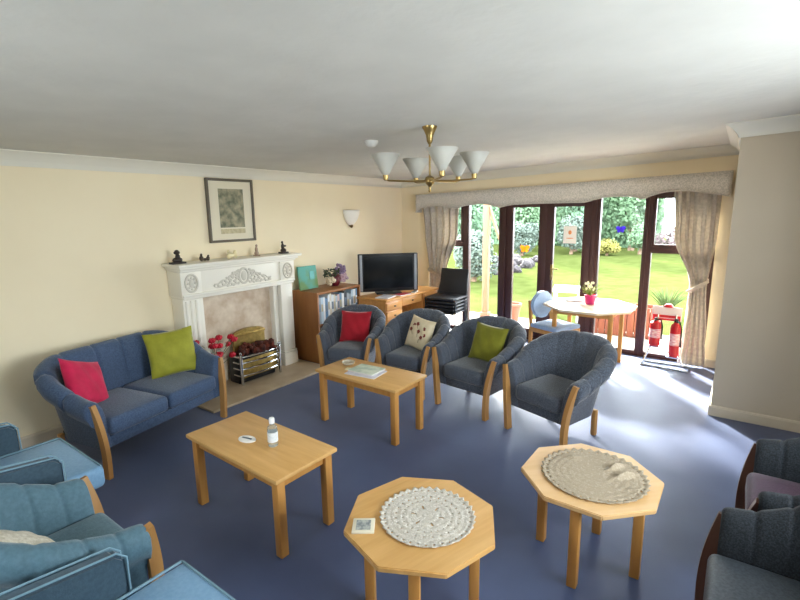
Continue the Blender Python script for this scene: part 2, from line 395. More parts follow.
# ------------------------------------------------------------------ fireplace
fp = thing('fireplace', 'white carved fire surround with mantel shelf and marbled back panel', 'fireplace', (0, -3.185, 0))
def fpb(m, name, mt, parent=None, smooth=35): return shift(m, fp.location).build(name, mt, parent or fp, smooth=smooth)
YL, YRr = -3.89, -2.50
MARB = mat('beige_marble', '#b79f86', .4, '#dccdb8', 7, contrast=(.32, .7), detail=6)
HEAR = mat('hearth_marble', '#a18d72', .4, '#b6a388', 5, contrast=(.3, .7), detail=6)
fpb(MB().box((.345, -3.19, .0125), (.67, 1.52, .025), bev=.006), 'hearth', HEAR)
fpb(MB().box((.04, -3.195, .54), (.075, 1.2, 1.03)), 'back_panel', MARB)
m = MB(); m.box((.16, -3.195, 1.325), (.32, 1.49, .03), bev=.008); m.box((.145, -3.195, 1.298), (.28, 1.44, .028), bev=.01); m.box((.13, -3.195, 1.273), (.25, 1.41, .026), bev=.01)
fpb(m, 'mantel_shelf', WHITE)
m = MB(); m.box((.11, -3.195, 1.155), (.21, .99, .225), bev=.004); m.box((.125, -3.195, 1.035), (.25, 1.38, .03), bev=.01); m.box((.115, -3.195, 1.008), (.235, 1.36, .03), bev=.012)
fpb(m, 'frieze', WHITE)
for yc in (YL+.105, YRr-.105):
    m = MB(); m.box((.115, yc, 1.145), (.235, .21, .245), bev=.005)
    b = fpb(m, 'corner_block', WHITE)
    mm = MB(); pts = [(.236, yc+.062*math.cos(a), 1.15+.082*math.sin(a)) for a in [2*PI*k/28 for k in range(28)]]
    mm.tube(pts, .011, seg=8, closed=True); mm.ball((.234, yc, 1.15), (.012, .026, .045), 2)
    for k in range(8):
        a = 2*PI*k/8; mm.ball((.234, yc+.036*math.cos(a), 1.15+.054*math.sin(a)), (.008, .012, .015), 1)
    fpb(mm, 'medallion', mat('carving_paint', '#cfc9bc', .6), None)
    m = MB(); m.box((.1, yc, .565), (.2, .17, .93), bev=.004)
    for dy in ((-.05, 0, .05) if yc < -3.2 else ()): m.tube([(.2, yc+dy, .2), (.2, yc+dy, .98)], .016, seg=8)
    m.box((.105, yc, .09), (.235, .2, .16), bev=.008); m.box((.11, yc, .185), (.225, .19, .03), bev=.01); m.box((.11, yc, 1.01), (.225, .19, .03), bev=.01)
    fpb(m, 'pilaster', WHITE)
    s = 1 if yc < -3.2 else -1
    fpb(MB().box((.095, yc+s*.125, .52), (.11, .06, 1.0), bev=.006), 'slip', WHITE)
m = MB()
pts = [(.217, -3.185+.058*math.cos(a), 1.155+.078*math.sin(a)) for a in [2*PI*k/28 for k in range(28)]]
m.tube(pts, .012, seg=8, closed=True); m.ball((.214, -3.185, 1.155), (.014, .036, .055), 2)
for s in (-1, 1):
    for k in range(11):
        t = k/10; y = -3.185+s*(.07+.27*t); top = 1.225-.105*t**.8
        for j in range(max(1, int(4*(1-t))+1)):
            z = 1.085+j*.034+.01*math.sin(k*2.1+j)
            if z < top+.01: m.ball((.216, y+.008*math.sin(k*3+j*2), z), (.013, .022-.006*t, .015), 1, rot=(s*(.8 if (k+j) % 2 else -.6), 0, 0))
    m.tube([(.217, -3.185+s*(.06+.29*k/12), 1.222-.125*(k/12)**.8+.008*math.sin(k*1.7)) for k in range(13)], .008, seg=6)
    m.tube([(.217, -3.185+s*(.07+.28*k/10), 1.075+.006*math.sin(k*1.3)) for k in range(11)], .007, seg=6)
    sp = [(.218, -3.185+s*(.11+.035*(1-q/16)*math.cos(q*.75)), 1.175+.035*(1-q/16)*math.sin(q*.75)) for q in range(14)]
    m.tube(sp, .007, seg=6)
fpb(m, 'carved_swag', mat('carving_paint', '#cfc9bc', .6))

# electric fire basket
ef = thing('electric_fire', 'brass backed electric fire basket with chrome bars standing on the hearth', 'fire', (.25, -3.14, .025))
COAL = mat('coals', '#2c1712', .8, '#6b2d1c', 18, bump=.6, bscale=30)
m = MB(); poly = [(-.2, .2), (.2, .2), (.2, .50)]+[(.2*math.cos(a), .50+.05*math.sin(a)) for a in [PI*k/12 for k in range(1, 12)]]+[(-.2, .50)]
m.prism(poly, -.1, -.075, axis='x'); m.box((-.07, 0, .495), (.03, .4, .03), bev=.008); m.build('back_plate', OLDBRASS, ef)
m = MB(); m.box((-.03, -.02, .15), (.17, .47, .29), bev=.01); m.build('heater_box', BLACK, ef)
rng = random.Random(3); m = MB()
for k in range(46):
    y = rng.uniform(-.23, .23); x = rng.uniform(-.05, .1); m.ball((x, y, .335+rng.uniform(-.02, .07)-.5*abs(x-.02)), (rng.uniform(.025, .045), rng.uniform(.025, .05), rng.uniform(.02, .04)), 1, rot=(rng.random()*3, rng.random()*3, 0))
tag(m.build('coal_bed', COAL, ef, smooth=0), 'dark red imitation coals')
for z in (.30, .235, .17, .10):
    pts = [(-.02, -.26, z), (.08, -.26, z)]+[(.1+.025*math.sin(PI*k/8), -.24+.48*k/8, z) for k in range(9)]+[(.08, .26, z), (-.02, .26, z)]
    MB().tube(pts, .0095, seg=8).build('grate_bar', CHROME, ef)
for y in (-.25, .25):
    m = MB(); m.box((.1, y, .165), (.022, .022, .33), bev=.004); m.ball((.1, y, .345), .018); m.build('leg', CHROME, ef)
MB().box((.07, 0, .16), (.012, .46, .20), bev=.004).build('reflector_panel', OLDBRASS, ef)

# red flowers in a vase on the hearth
fl = thing('flower_vase', 'vase of red artificial flowers on the hearth behind the sofa arm', 'flowers', (.36, -3.70, .025))
MB().lathe([(.04, 0), (.06, .05), (.065, .14), (.035, .24), (.042, .27), (.036, .27), (.03, .235)], cap=False).build('vase', mat('vase_glaze', '#7d7a70', .3), fl)
ml = MB(); rng = random.Random(5)
REDP = mat('red_petal', '#b8122c', .6); STEMG = mat('stem_green', '#55653f', .7)
for k in range(18):
    a = rng.uniform(0, 2*PI); r = rng.uniform(.03, .19); z = rng.uniform(.34, .60)
    hx, hy = r*math.cos(a)*.7, r*math.sin(a)*1.25
    MB().tube([(0, 0, .2), (hx*.4, hy*.4, .2+(z-.2)*.6), (hx, hy, z)], .003, seg=5).build('stem', STEMG, fl)
    mr = MB(); mr.ball((hx, hy, z+.004), .016, 1)
    for j in range(6):
        b = 2*PI*j/6; mr.ball((hx+.015*math.cos(b), hy+.015*math.sin(b), z+.01), (.021, .021, .028), 1, rot=(.5*math.cos(b), .5*math.sin(b), b))
    mr.build('flower', REDP, fl)
for k in range(60):
    a = rng.uniform(0, 2*PI); r = rng.uniform(.02, .16); ml.leaf((r*math.cos(a)*.7, r*math.sin(a), rng.uniform(.27, .50)), (rng.uniform(-1, 1), rng.uniform(-1, 1), .6), .09, .035)
ml.build('leaves', mat('pale_leaf', '#c9c6b6', .7), fl, smooth=0)

# figurines on the mantel
MZ = 1.34
def fig(name, loc, blobs, mt, label, cat='figurine', rz=0, base=None):
    m = MB()
    for c, r in blobs: m.ball(c, r, 2)
    if base: m.box((0, 0, base[2]/2), base, bev=.004)
    o = m.build(name, mt, loc=loc, rot=(0, 0, rz)); return tag(o, label, cat)
DK = mat('dark_bronze', '#2b211c', .45); BRZ = mat('brown_bronze', '#3f3227', .5)
fig('figurine', (.16, -3.86, MZ), [((0, 0, .035), (.03, .05, .03)), ((0, .005, .065), (.02, .024, .03)), ((0, 0, .105), (.025, .03, .02)), ((0, 0, .12), (.014, .02, .012))], DK,
    'dark figurine with a round head at the left end of the mantel shelf', base=(.07, .14, .018))
fig('figurine', (.16, -3.585, MZ), [((0, -.03, .03), (.018, .022, .028)), ((0, -.03, .062), (.011, .012, .018)), ((0, .005, .018), (.014, .03, .014)), ((0, .04, .026), (.016, .018, .024)), ((0, .045, .05), (.009, .011, .012))], BRZ,
    'small brown figurine of two joined shapes, second along the mantel shelf')
fig('figurine', (.16, -3.27, MZ), [((0, -.015, .035), (.03, .045, .028)), ((0, .04, .055), (.022, .022, .032)), ((0, -.04, .075), (.012, .014, .018)), ((0, .045, .02), (.018, .015, .02)), ((0, -.04, .02), (.018, .015, .02))], mat('cream_china', '#eee0b4', .35),
    'cream china ornament under the framed picture on the mantel shelf')
fig('figurine', (.16, -2.96, MZ), [((0, 0, .03), (.022, .026, .03)), ((0, 0, .07), (.016, .018, .035)), ((0, .004, .112), (.012, .013, .016))], mat('tan_china', '#a48a76', .5),
    'slim tan standing figurine, fourth along the mantel shelf', base=(.05, .06, .012))
fig('figurine', (.16, -2.585, MZ), [((0, .0, .035), (.03, .038, .03)), ((0, -.008, .08), (.018, .02, .04)), ((0, -.012, .128), (.012, .014, .016)), ((0, .024, .085), (.012, .02, .012))], DK,
    'dark seated figurine at the right end of the mantel shelf', base=(.07, .1, .02))

# framed picture
pic = thing('framed_picture', 'framed botanical print hanging on the cream wall above the mantel shelf', 'picture', (.02, -3.135, 1.83))
PW, PH = .27, .315
m = MB()
for s in (-1, 1):
    m.box((0, s*PW, 0), (.032, .026, 2*PH+.026), bev=.005); m.box((0, 0, s*PH), (.03, 2*PW-.02, .026), bev=.005)
m.build('frame', mat('dark_frame', '#665d50', .45), pic)
MB().box((-.006, 0, 0), (.008, 2*PW, 2*PH)).build('mount', mat('mount_card', '#e3dac2', .8), pic, smooth=0)
MB().box((0, .005, .025), (.003, .30, .40)).build('print', mat('print_foliage', '#666b58', .7, '#aea488', 16, contrast=(.34, .68), detail=8), pic, smooth=0)
MB().box((.001, .005, -.215), (.003, .30, .05)).build('caption_strip', mat('caption_paper', '#cdc29f', .7, '#b6aa88', 30), pic, smooth=0)

# wall light
wl = thing('wall_light', 'frosted glass half bowl wall light on the left wall above the television', 'wall light', (0, -1.245, 1.6))
def half(u, v):
    a = -PI/2+PI*u; r = .02+.105*math.sin(v*PI/2)**.75; z = .02+.21*v**1.15
    return (.01+r*math.cos(a), r*1.15*math.sin(a), z)
o = MB().grid(half, 20, 10).build('glass_shade', mat('opal_glass', '#f6f3ea', .4), wl, smooth=180, recalc=False); o.modifiers.new('t', 'SOLIDIFY').thickness = .004
m = MB(); m.ball((.03, 0, .01), (.025, .022, .025)); m.box((.008, 0, .05), (.016, .05, .09), bev=.006); m.build('bracket', mat('dark_brass', '#6b5230', .4, metal=.8), wl)

# ------------------------------------------------------------------ chandelier and smoke alarm
CX, CY = 2.62, -3.32; CZ = cz(CX)
ch = thing('chandelier', 'brass ceiling light with five frosted cone shades', 'chandelier', (CX, CY, CZ))
MB().lathe([(.052, 0), (.05, -.012), (.04, -.03), (.026, -.06), (.02, -.1), (.012, -.115), (0.008, -.118)], seg=28).build('ceiling_rose', BRASS, ch)
MB().cyl((0, 0, -.36), .007, .25, 12).build('stem', BRASS, ch)
m = MB(); m.lathe([(.006, -.43), (.01, -.42), (.008, -.407), (.03, -.385), (.036, -.365), (.03, -.343), (.01, -.33)], seg=24); m.ball((0, 0, -.435), .011); m.build('hub', BRASS, ch)
right = Vector((math.cos(YAW), math.sin(YAW), 0)); dep = Vector((-math.sin(YAW), math.cos(YAW), 0))
for deg in (-79, -8, 43, 106, 184):
    a = math.radians(deg); d = right*math.cos(a)+dep*math.sin(a); R = .31
    MB().tube([d*.03+Vector((0, 0, -.365)), d*.15+Vector((0, 0, -.368)), d*(R-.02)+Vector((0, 0, -.362)), d*R+Vector((0, 0, -.355)), d*R+Vector((0, 0, -.335))], .0065, seg=8).build('arm', BRASS, ch)
    T = d*R
    m = MB(); m.lathe([(.01, -.362), (.017, -.355), (.02, -.325), (.016, -.32)], (T.x, T.y, 0), 18); m.build('lamp_holder', BRASS, ch)
    o = MB().lathe([(.022, -.325), (.032, -.305), (.064, -.25), (.104, -.185)], (T.x, T.y, 0), 28, cap=False).build('lamp_shade', FROST, ch, smooth=180)
    o.modifiers.new('t', 'SOLIDIFY').thickness = .003
    m = MB(); m.lathe([(.012, -.32), (.014, -.30), (.022, -.27), (.014, -.245), (.004, -.238)], (T.x, T.y, 0), 14); m.build('bulb', mat('bulb_glass', '#e8e6de', .3), ch)
sx, sy = 2.0, -3.2
o = MB().lathe([(.055, 0), (.055, -.014), (.048, -.03), (.03, -.045), (.012, -.05)], seg=24).build('smoke_alarm', mat('alarm_plastic', '#d9d8d2', .5), loc=(sx, sy, cz(sx)))
tag(o, 'small white smoke alarm on the ceiling left of the chandelier', 'smoke alarm')

# ------------------------------------------------------------------ upholstered seats
def uplan(W, D, rc, n):
    """U shaped plan from (-W,0) round the back to (W,0): list of (x, y, nx, ny, k), arc-length even"""
    P = [(-W, 0), (-W, D-rc)]
    P += [(-W+rc-rc*math.cos(a), D-rc+rc*math.sin(a)) for a in [PI/2*k/14 for k in range(1, 15)]]
    P += [(W-rc+rc*math.sin(a), D-rc+rc*math.cos(a)) for a in [PI/2*k/14 for k in range(0, 15)]]
    P += [(W, 0)]
    P = [Vector(p) for p in P]; L = [0]
    for a, b in zip(P, P[1:]): L.append(L[-1]+(b-a).length)
    out = []
    for i in range(n+1):
        s = L[-1]*i/n; j = 0
        while j < len(L)-2 and L[j+1] < s: j += 1
        t = (s-L[j])/max(1e-9, L[j+1]-L[j]); p = P[j].lerp(P[j+1], t); out.append([p.x, p.y, s])
    res = []
    for i, (x, y, s) in enumerate(out):
        a = out[max(0, i-1)]; b = out[min(n, i+1)]; t = Vector((b[0]-a[0], b[1]-a[1])).normalized()
        res.append((x, y, -t.y, t.x, 1-abs(2*s/L[-1]-1), s, L[-1]))
    return res
def tub_shell(W, D, rc, z0, hA, hB, flA, flB, th, nch, kb, n=220, groove=.007, lip=.72):
    m = MB(); rings = []; U = uplan(W, D, rc, n)
    for i, (x, y, nx, ny, k, s, L) in enumerate(U):
        kk = sstep(.04, kb, k); h = hA+(hB-hA)*kk; fl = flA+(flB-flA)*kk
        seam = L/nch; d = abs((s/seam) % 1-.0); d = min(d, 1-d)*seam
        if s < seam*.5 or s > L-seam*.5: d = 1
        g = groove*math.exp(-(d/.011)**2)
        endk = min(1, min(s, L-s)/.05); rnd = .82+.18*math.sqrt(max(0, 1-(1-endk)**2))
        T = th*rnd; hh = h-(1-rnd)*.14
        sec = [(-T, z0), (-T, z0+.35*(hh-z0)), (-T*1.02, hh-.13), (-T*.92, hh-.06), (-T*.65, hh-.02), (-T*.2, hh), (T*.25, hh-.006), (T*lip, hh-.035), (T*(lip+.1), hh-.085),
               (T*(lip-.05), hh-.135), (T*.12, hh-.165), (0, hh-.2), (0, z0)]
        ring = []
        for j, (u, v) in enumerate(sec):
            if 1 <= j <= 9:
                cu, cv = -T*.2, hh-.1; du, dv = u-cu, v-cv; ln = math.hypot(du, dv) or 1
                u -= du/ln*g; v -= dv/ln*g*.8
            off = fl*max(0, (v-z0))/(h-z0)+u
            ring.append((x+nx*off, y+ny*off, v))
        rings.append(ring)
    m.loft(rings); return m
def cushion_block(x0, x1, y0, y1, z0, z1, bev=.035, crown=.012):
    m = MB(); nx, ny = 14, 12
    m.box(((x0+x1)/2, (y0+y1)/2, (z0+z1)/2), (x1-x0, y1-y0, z1-z0), bev=bev, seg=4)
    bmesh.ops.subdivide_edges(m.bm, edges=[e for e in m.bm.edges if e.calc_length() > .12], cuts=5, use_grid_fill=True)
    for v in m.bm.verts:
        if v.co.z > (z0+z1)/2:
            a = (v.co.x-(x0+x1)/2)/((x1-x0)/2); b = (v.co.y-(y0+y1)/2)/((y1-y0)/2)
            v.co.z += crown*max(0, 1-a*a)*max(0, 1-b*b)
    return m
def front_leg(s, wb, wt, z, ot=.015):
    m = MB(); pts = []
    for k in range(15):
        t = k/14; bow = math.sin(t*PI)*.014
        pts.append((s*(wb+(wt-wb)*t**2.2), -.024-bow+ot*t**3, z*t))
    m.tube(pts, 0, sec=(.026, .016)); return m
def tub_chair(name, label, cat, fab, seatfab, loc, rz, group=None, wide=False, wood=None):
    wood = wood or CHAIRWOOD
    t = thing(name, label, cat, loc, rz, group)
    if wide:
        W, D, rc, hA, hB, flA, flB, nch, kb, wt = .535, .58, .24, .56, .775, .035, .10, 9, .66, .575; th = .075
    else:
        W, D, rc, hA, hB, flA, flB, nch, kb, wt = .25, .46, .20, .555, .775, .055, .12, 11, .92, .316; th = .074
    tub_shell(W, D, rc, .20, hA, hB, flA, flB, th, nch, kb, groove=.016 if wide else .009).build('shell', fab, t, smooth=60)
    iw = W-th+.028
    if wide:
        for a, b in ((-iw, -.004), (.004, iw)): cushion_block(a, b, -.035, D-th+.03, .285, .41, .035).build('seat_cushion', seatfab, t, smooth=60)
    else:
        cushion_block(-iw, iw, -.03, D-th+.02, .275, .405, .035).build('seat', seatfab, t, smooth=60)
    MB().box((0, .03, .235), (2*W-.035, .05, .085), bev=.012).build('front_rail', fab, t)
    MB().box((0, D/2, .215), (2*W-.1, D-.12, .03)).build('underframe', mat('underframe_cloth', '#1d1d20', .9), t, smooth=0)
    for s in (-1, 1): front_leg(s, W+.005, wt+.0, hA-(.05 if wood is WALNUT else .02), -.0+(.03 if wood is not WALNUT else .04)).build('leg', wood, t)
    for s in (-1, 1): MB().box((s*(W-.03), D-.06, .1075), (.036, .036, .215), bev=.006).build('leg', wood, t)
    return t
tubs = 'grey tub armchairs facing the coffee tables'
a1 = tub_chair('tub_armchair', 'grey tub armchair beside the bookcase holding a red cushion', 'armchair', GREYFAB, GREYFAB, (1.208, -2.765, 0), .42, tubs)
_b = dup(a1, (1.85, -2.615, 0), .08, 'grey tub armchair holding the cream flower patterned cushion')
_d = dup(a1, (2.525, -2.62, 0), -.15, 'grey tub armchair holding the olive green cushion')
_c = dup(a1, (3.272, -2.78, 0), -.32, 'empty grey tub armchair in front of the dining table')
_b.scale = (.93, .96, 1.0); _d.scale = (1.05, 1.05, 1.0); _c.scale = (1.05, 1.06, 1.0)
a1.scale = (.92, .94, 1.0); a1.location = (1.215, -2.755, 0); a1.rotation_euler = (0, 0, .33)
tub_chair('sofa', 'two seat dark blue sofa with wooden front legs against the left wall', 'sofa', SOFAFAB, SOFAFAB, (.905, -4.47, 0), math.radians(102), None, True)
tub_chair('tub_armchair', 'teal tub armchair holding a white cushion, seen from its side at lower left', 'armchair', TEALFAB, TEALFAB, (2.27, -5.44, 0), PI)
r1 = tub_chair('tub_armchair', 'dark navy tub armchair with purple seat nearest the plain right wall', 'armchair', NAVYFAB, PURPLE, (4.62, -3.46, 0), -PI/2, wood=WALNUT)
tub_chair('tub_armchair', 'dark navy tub armchair with grey blue seat at the lower right corner', 'armchair', NAVYFAB, DARKSEAT, (4.49, -4.29, 0), -PI/2, wood=WALNUT)

def box_chair(label, loc, rz, hw):
    t = thing('easy_chair', label, 'armchair', loc, rz)
    cushion_block(-hw+.035, hw-.035, -.21, .5, .30, .425, .03).build('seat', TEALSEAT, t, smooth=60)
    for s in (-1, 1):
        m = MB(); poly = [(-.0, .33), (-.0, .565), (.03, .595), (.58, .665), (.62, .33)]
        m.prism(poly, s*hw-.028, s*hw+.028, axis='x'); 
        bmesh.ops.bevel(m.bm, geom=list(m.bm.edges), offset=.012, segments=2, affect='EDGES')
        a = m.build('arm', TEALARM, t)
        p = MB()
        for e_ in (-1, 1): p.tube([(s*hw+e_*.026, -.004, .34), (s*hw+e_*.026, -.004, .565), (s*hw+e_*.026, .028, .598), (s*hw+e_*.026, .57, .667)], .0042, seg=6)
        p.build('piping', PIPING, a)
    m = MB(); m.box((0, .6, .62), (2*hw-.06, .11, .55), rot=(-.15, 0, 0), bev=.04, seg=3); m.build('backrest', TEALFAB, t)
    MB().box((0, .18, .27), (2*hw-.02, .62, .06), bev=.01).build('base_frame', OAKL, t)
    for s in (-1, 1):
        for y in (-.08, .5): MB().box((s*(hw-.04), y, .12), (.045, .045, .24), bev=.006).build('leg', OAKL, t)
    pp = MB(); y = -.205; z = .42
    pp.tube([(-hw+.05, -.195, .425), (hw-.05, -.195, .425), (hw-.04, -.19, .425), (hw-.04, .4, .43)], .006, seg=6); pp.build('piping', PIPING, t)
    return t
box_chair('pale teal easy chair with piped arms beside the end of the sofa', (1.39, -5.45, 0), PI, .335)
box_chair('pale teal easy chair with piped arms nearest the camera at lower left', (3.045, -5.59, 0), PI, .335)

# ------------------------------------------------------------------ cushions
def cushion(name, label, mt, c, sz, rot, th=.11, cat='cushion', puff=1.0):
    m = MB(); n = 18
    def f(side):
        def g(u, v):
            a, b = 2*u-1, 2*v-1
            ed = (1-abs(a)**2.6)*(1-abs(b)**2.6); z = th/2*math.sqrt(max(0, ed))*puff
            pinch = 1-.07*(1-abs(a)**2)*abs(b)**3; pin2 = 1-.07*(1-abs(b)**2)*abs(a)**3
            wr = .004*math.sin(a*9+b*5)*ed
            return (a*sz/2*pin2, side*z+wr, b*sz/2*pinch)
        return g
    m.grid(f(1), n, n); m.grid(f(-1), n, n); bmesh.ops.remove_doubles(m.bm, verts=m.bm.verts, dist=.0008)
    o = m.build(name, mt, loc=c, rot=rot, smooth=75); return tag(o, label, cat)
REDC = mat('red_cushion_fabric', '#b81040', .8, '#cc184c', 12, bump=.15, sheen=.3)
DRED = mat('crimson_cushion_fabric', '#9c0d20', .85, '#aa1226', 12, bump=.15, sheen=.3)
GRNC = mat('lime_cushion_fabric', '#8f8f22', .7, '#9c9b2b', 12, bump=.15, sheen=.3)
OLIV = mat('olive_cushion_fabric', '#6f6e10', .8, '#7a7918', 12, bump=.15, sheen=.3)
CREAMC = mat('cream_cushion_fabric', '#ded0b2', .85, '#d5c5a4', 20, bump=.15)
cushion('cushion', 'bright red cushion leaning on the left arm of the sofa', REDC, (.58, -4.895, .575), .37, (-.5, .38, math.radians(116)))
cushion('cushion', 'lime green cushion propped at the right end of the sofa', GRNC, (.475, -4.165, .605), .405, (-.35, -.06, math.radians(72)))
def on_chair(cx, cy, rz, lx, ly, lz):
    c, s = math.cos(rz), math.sin(rz); return (cx+c*lx-s*ly, cy+s*lx+c*ly, lz)
cushion('cushion', 'crimson cushion standing on the armchair beside the bookcase', DRED, on_chair(1.215, -2.755, .33, .02, .27, .58), .345, (-.33, 0, .33+.05))
cf = cushion('cushion', 'cream cushion with red flowers and brown stems on an armchair', CREAMC, on_chair(1.85, -2.615, .08, .06, .26, .575), .33, (-.34, .10, .08-.3))
PRED = mat('print_red', '#7d3a34', .85); PBRN = mat('print_brown', '#6a5536', .85)
for bx, bz in ((-.06, .07), (.02, .02), (.08, .06), (.07, -.03), (-.02, .09), (-.09, .02), (.1, .0)):
    ed = (1-abs(bx/.17)**2.6)*(1-abs(bz/.17)**2.6); y = -.11/2*math.sqrt(ed)-.001
    mf = MB(); mf.ball((bx, y+.001, bz), (.006, .0035, .006), 1)
    for j in range(5):
        a = 2*PI*j/5+bx*9; mf.ball((bx+.011*math.cos(a), y+.001, bz+.011*math.sin(a)), (.011, .003, .011), 1)
    mf.build('printed_flower', PRED, cf)
    MB().tube([(bx, y-.0005, bz), (bx*.7, y-.001, bz-.035), (bx*.6+.01, y+.002, bz-.06)], .0025, seg=5).build('printed_stem', PBRN, cf)
cushion('cushion', 'olive green cushion standing on an armchair near the centre', OLIV, on_chair(2.535, -2.62, -.15, .06, .285, .585), .355, (-.34, .05, -.15-.03))
cushion('cushion', 'white cushion lying on the seat of the teal tub armchair', mat('white_crochet', '#e9e2d3', .9, '#cfc6b2', 60, bump=.6, bscale=90), (2.18, -5.80, .50), .30, (-1.0, .1, PI+.25), th=.10)

# ------------------------------------------------------------------ coffee tables
def coffee(label, c, rz):
    t = thing('coffee_table', label, 'coffee table', (c[0], c[1], 0), rz, 'rectangular oak coffee tables')
    L, W, H = .875, .432, .47
    MB().box((0, 0, H-.0125), (L, W, .025), bev=.006).build('tabletop', OAK, t)
    m = MB()
    for s in (-1, 1):
        m.box((0, s*(W/2-.05), H-.055), (L-.11, .018, .06), bev=.002); m.box((s*(L/2-.055), 0, H-.055), (.018, W-.1, .06), bev=.002)
    m.build('apron', OAKL, t)
    for sx_ in (-1, 1):
        for sy_ in (-1, 1): MB().box((sx_*(L/2-.048), sy_*(W/2-.048), (H-.025)/2), (.05, .05, H-.025), bev=.005).build('leg', OAKL, t)
    return t
T1, T2 = (2.24, -4.622), (2.01, -3.306)
ct = coffee('rectangular oak coffee table with a clear bottle on it, in front of the sofa', T1, -.032)
dup(ct, (T2[0], T2[1], 0), -.019, 'rectangular oak coffee table with magazines on it, in front of the armchairs')
def octo(label, c, a0, top):
    t = thing('octagonal_table', label, 'side table', (c[0], c[1], 0), a0, 'octagonal oak side tables')
    R, H = .341, .468
    m = MB(); pl = [(R*math.cos(PI/8+k*PI/4), R*math.sin(PI/8+k*PI/4)) for k in range(8)]
    m.prism(pl, H-.024, H); bmesh.ops.bevel(m.bm, geom=list(m.bm.edges), offset=.004, segments=2, affect='EDGES'); m.build('tabletop', top, t)
    for k in range(4):
        a = PI/4+k*PI/2; q = MB(); q.box((0, 0, 0), (.045, .045, H-.024), bev=.005)
        q.build('leg', OAKL, t, loc=(.235*math.cos(a), .235*math.sin(a), (H-.024)/2), rot=(0, 0, a))
    m = MB(); pr = [(.225*math.cos(PI/4+k*PI/2), .225*math.sin(PI/4+k*PI/2)) for k in range(4)]
    for k in range(4):
        p, q = Vector(pr[k]), Vector(pr[(k+1) % 4]); d = (q-p)
        m.box(((p.x+q.x)/2, (p.y+q.y)/2, H-.05), (d.length, .016, .05), rot=(0, 0, math.atan2(d.y, d.x)))
    m.build('apron', OAKL, t); return t
OA, OB = (3.4215, -4.6735), (3.94, -3.9012)
octo('octagonal oak side table with round white doily and square coaster', OA, .471+PI/4, OAK)
octo('octagonal pale oak side table with a rumpled beige doily', OB, .7845, OAKP)
TZ = .468
def doily(label, c, rx, ry, rz, mt, holes, rumple):
    m = MB(); nr, na = 26, 144
    def f(u, v):
        a = 2*PI*u; r = .02+.98*v
        sc = 1+.024*math.sin(a*36)*sstep(.85, 1, v)
        z = .0035+.0016*math.sin(v*46)+.0012*math.sin(a*24+v*20)*v+.008*sstep(.88, 1, v)*(.5+.5*math.sin(a*36))
        x, y = rx*r*sc*math.cos(a), ry*r*sc*math.sin(a)
        for (hx, hy, hl, hw, hh, ha) in rumple:
            dx, dy = x-hx, y-hy; p = dx*math.cos(ha)+dy*math.sin(ha); q = -dx*math.sin(ha)+dy*math.cos(ha)
            z += hh*math.exp(-(p/hl)**2-(q/hw)**2)
        return (x, y, z)
    V = [[m.bm.verts.new(f(i/na, j/nr)) for j in range(nr+1)] for i in range(na)]
    for i in range(na):
        for j in range(nr):
            if holes and 6 <= j <= 8 and i % 24 in (0, 1, 2): continue
            if holes and j in (13, 17) and i % 6 == 3: continue
            if 23 <= j <= 23 and i % 4 == 1: continue
            m.bm.faces.new((V[i][j], V[(i+1) % na][j], V[(i+1) % na][j+1], V[i][j+1]))
    m.bm.faces.new([V[i][0] for i in range(na)][::-1])
    o = m.build('doily', mt, loc=(c[0], c[1], TZ+.001), rot=(0, 0, rz), smooth=60)
    s = o.modifiers.new('thickness', 'SOLIDIFY'); s.thickness = .003; s.offset = 1
    return tag(o, label, 'doily')
doily('round white crochet doily with scalloped edge on the nearer octagonal table', (3.44, -4.65), .207, .207, .3, mat('white_crochet_lace', '#e6e1d8', .9, '#c9c1b4', 110, bump=.5, bscale=150, contrast=(.3, .5)), True, [])
doily('rumpled beige doily with raised folds on the pale octagonal table', (3.955, -3.895), .25, .25, .1,
      mat('beige_crochet_lace', '#b9aa96', .9, '#a5967f', 110, bump=.5, bscale=150, contrast=(.3, .5)), False,
      [(.09, .12, .05, .012, .028, 1.0), (.14, .05, .06, .012, .03, .8), (-.12, .12, .03, .02, .012, .4), (.2, -.06, .04, .012, .014, .1), (.2, -.1, .04, .012, .012, .1)])
o = thing('coaster', 'square coaster with a grey picture on the nearer octagonal table', 'coaster', (3.255, -4.865, TZ), .62)
MB().box((0, 0, .005), (.095, .095, .010), bev=.004).build('board', mat('coaster_cream', '#e4dcc6', .5), o)
MB().box((0, 0, .0105), (.062, .062, .002)).build('picture', mat('coaster_print', '#70777c', .5, '#b9bcb4', 60), o, smooth=0)
# bottle and dish on first table
bt = thing('sanitiser_bottle', 'clear plastic bottle with white cap on the coffee table by the sofa', 'bottle', (2.36, -4.612, .47))
CLEAR = mat('clear_plastic', '#e8f0f2', .08, trans=.85, ior=1.2)
MB().lathe([(.002, .001), (.026, .001), (.029, .008), (.029, .10), (.025, .118), (.013, .13), (.012, .14)], seg=24).build('body', CLEAR, bt)
MB().lathe([(.0285, .03), (.0298, .031), (.0298, .088), (.0285, .089)], seg=24, cap=False).build('label', mat('bottle_label', '#d4dde2', .5, '#f2f5f6', 40, stretch=(1, 1, 4)), bt)
m = MB(); m.lathe([(.015, .138), (.016, .142), (.016, .165), (.013, .172), (.002, .173)], seg=20); m.build('cap', mat('white_plastic', '#f0f1f2', .4), bt)
ds = thing('oval_badge', 'small white oval badge with dark writing line on the coffee table', 'badge', (2.175, -4.655, .47), .2)
MB().lathe([(.02, 0), (.058, .0), (.06, .004), (.056, .01), (.02, .0115)], seg=32, sy=.62).build('base', mat('badge_white', '#f1efea', .4), ds)
MB().box((0, 0, .0118), (.07, .012, .001)).build('writing_line', mat('badge_ink', '#55606c', .6), ds, smooth=0)
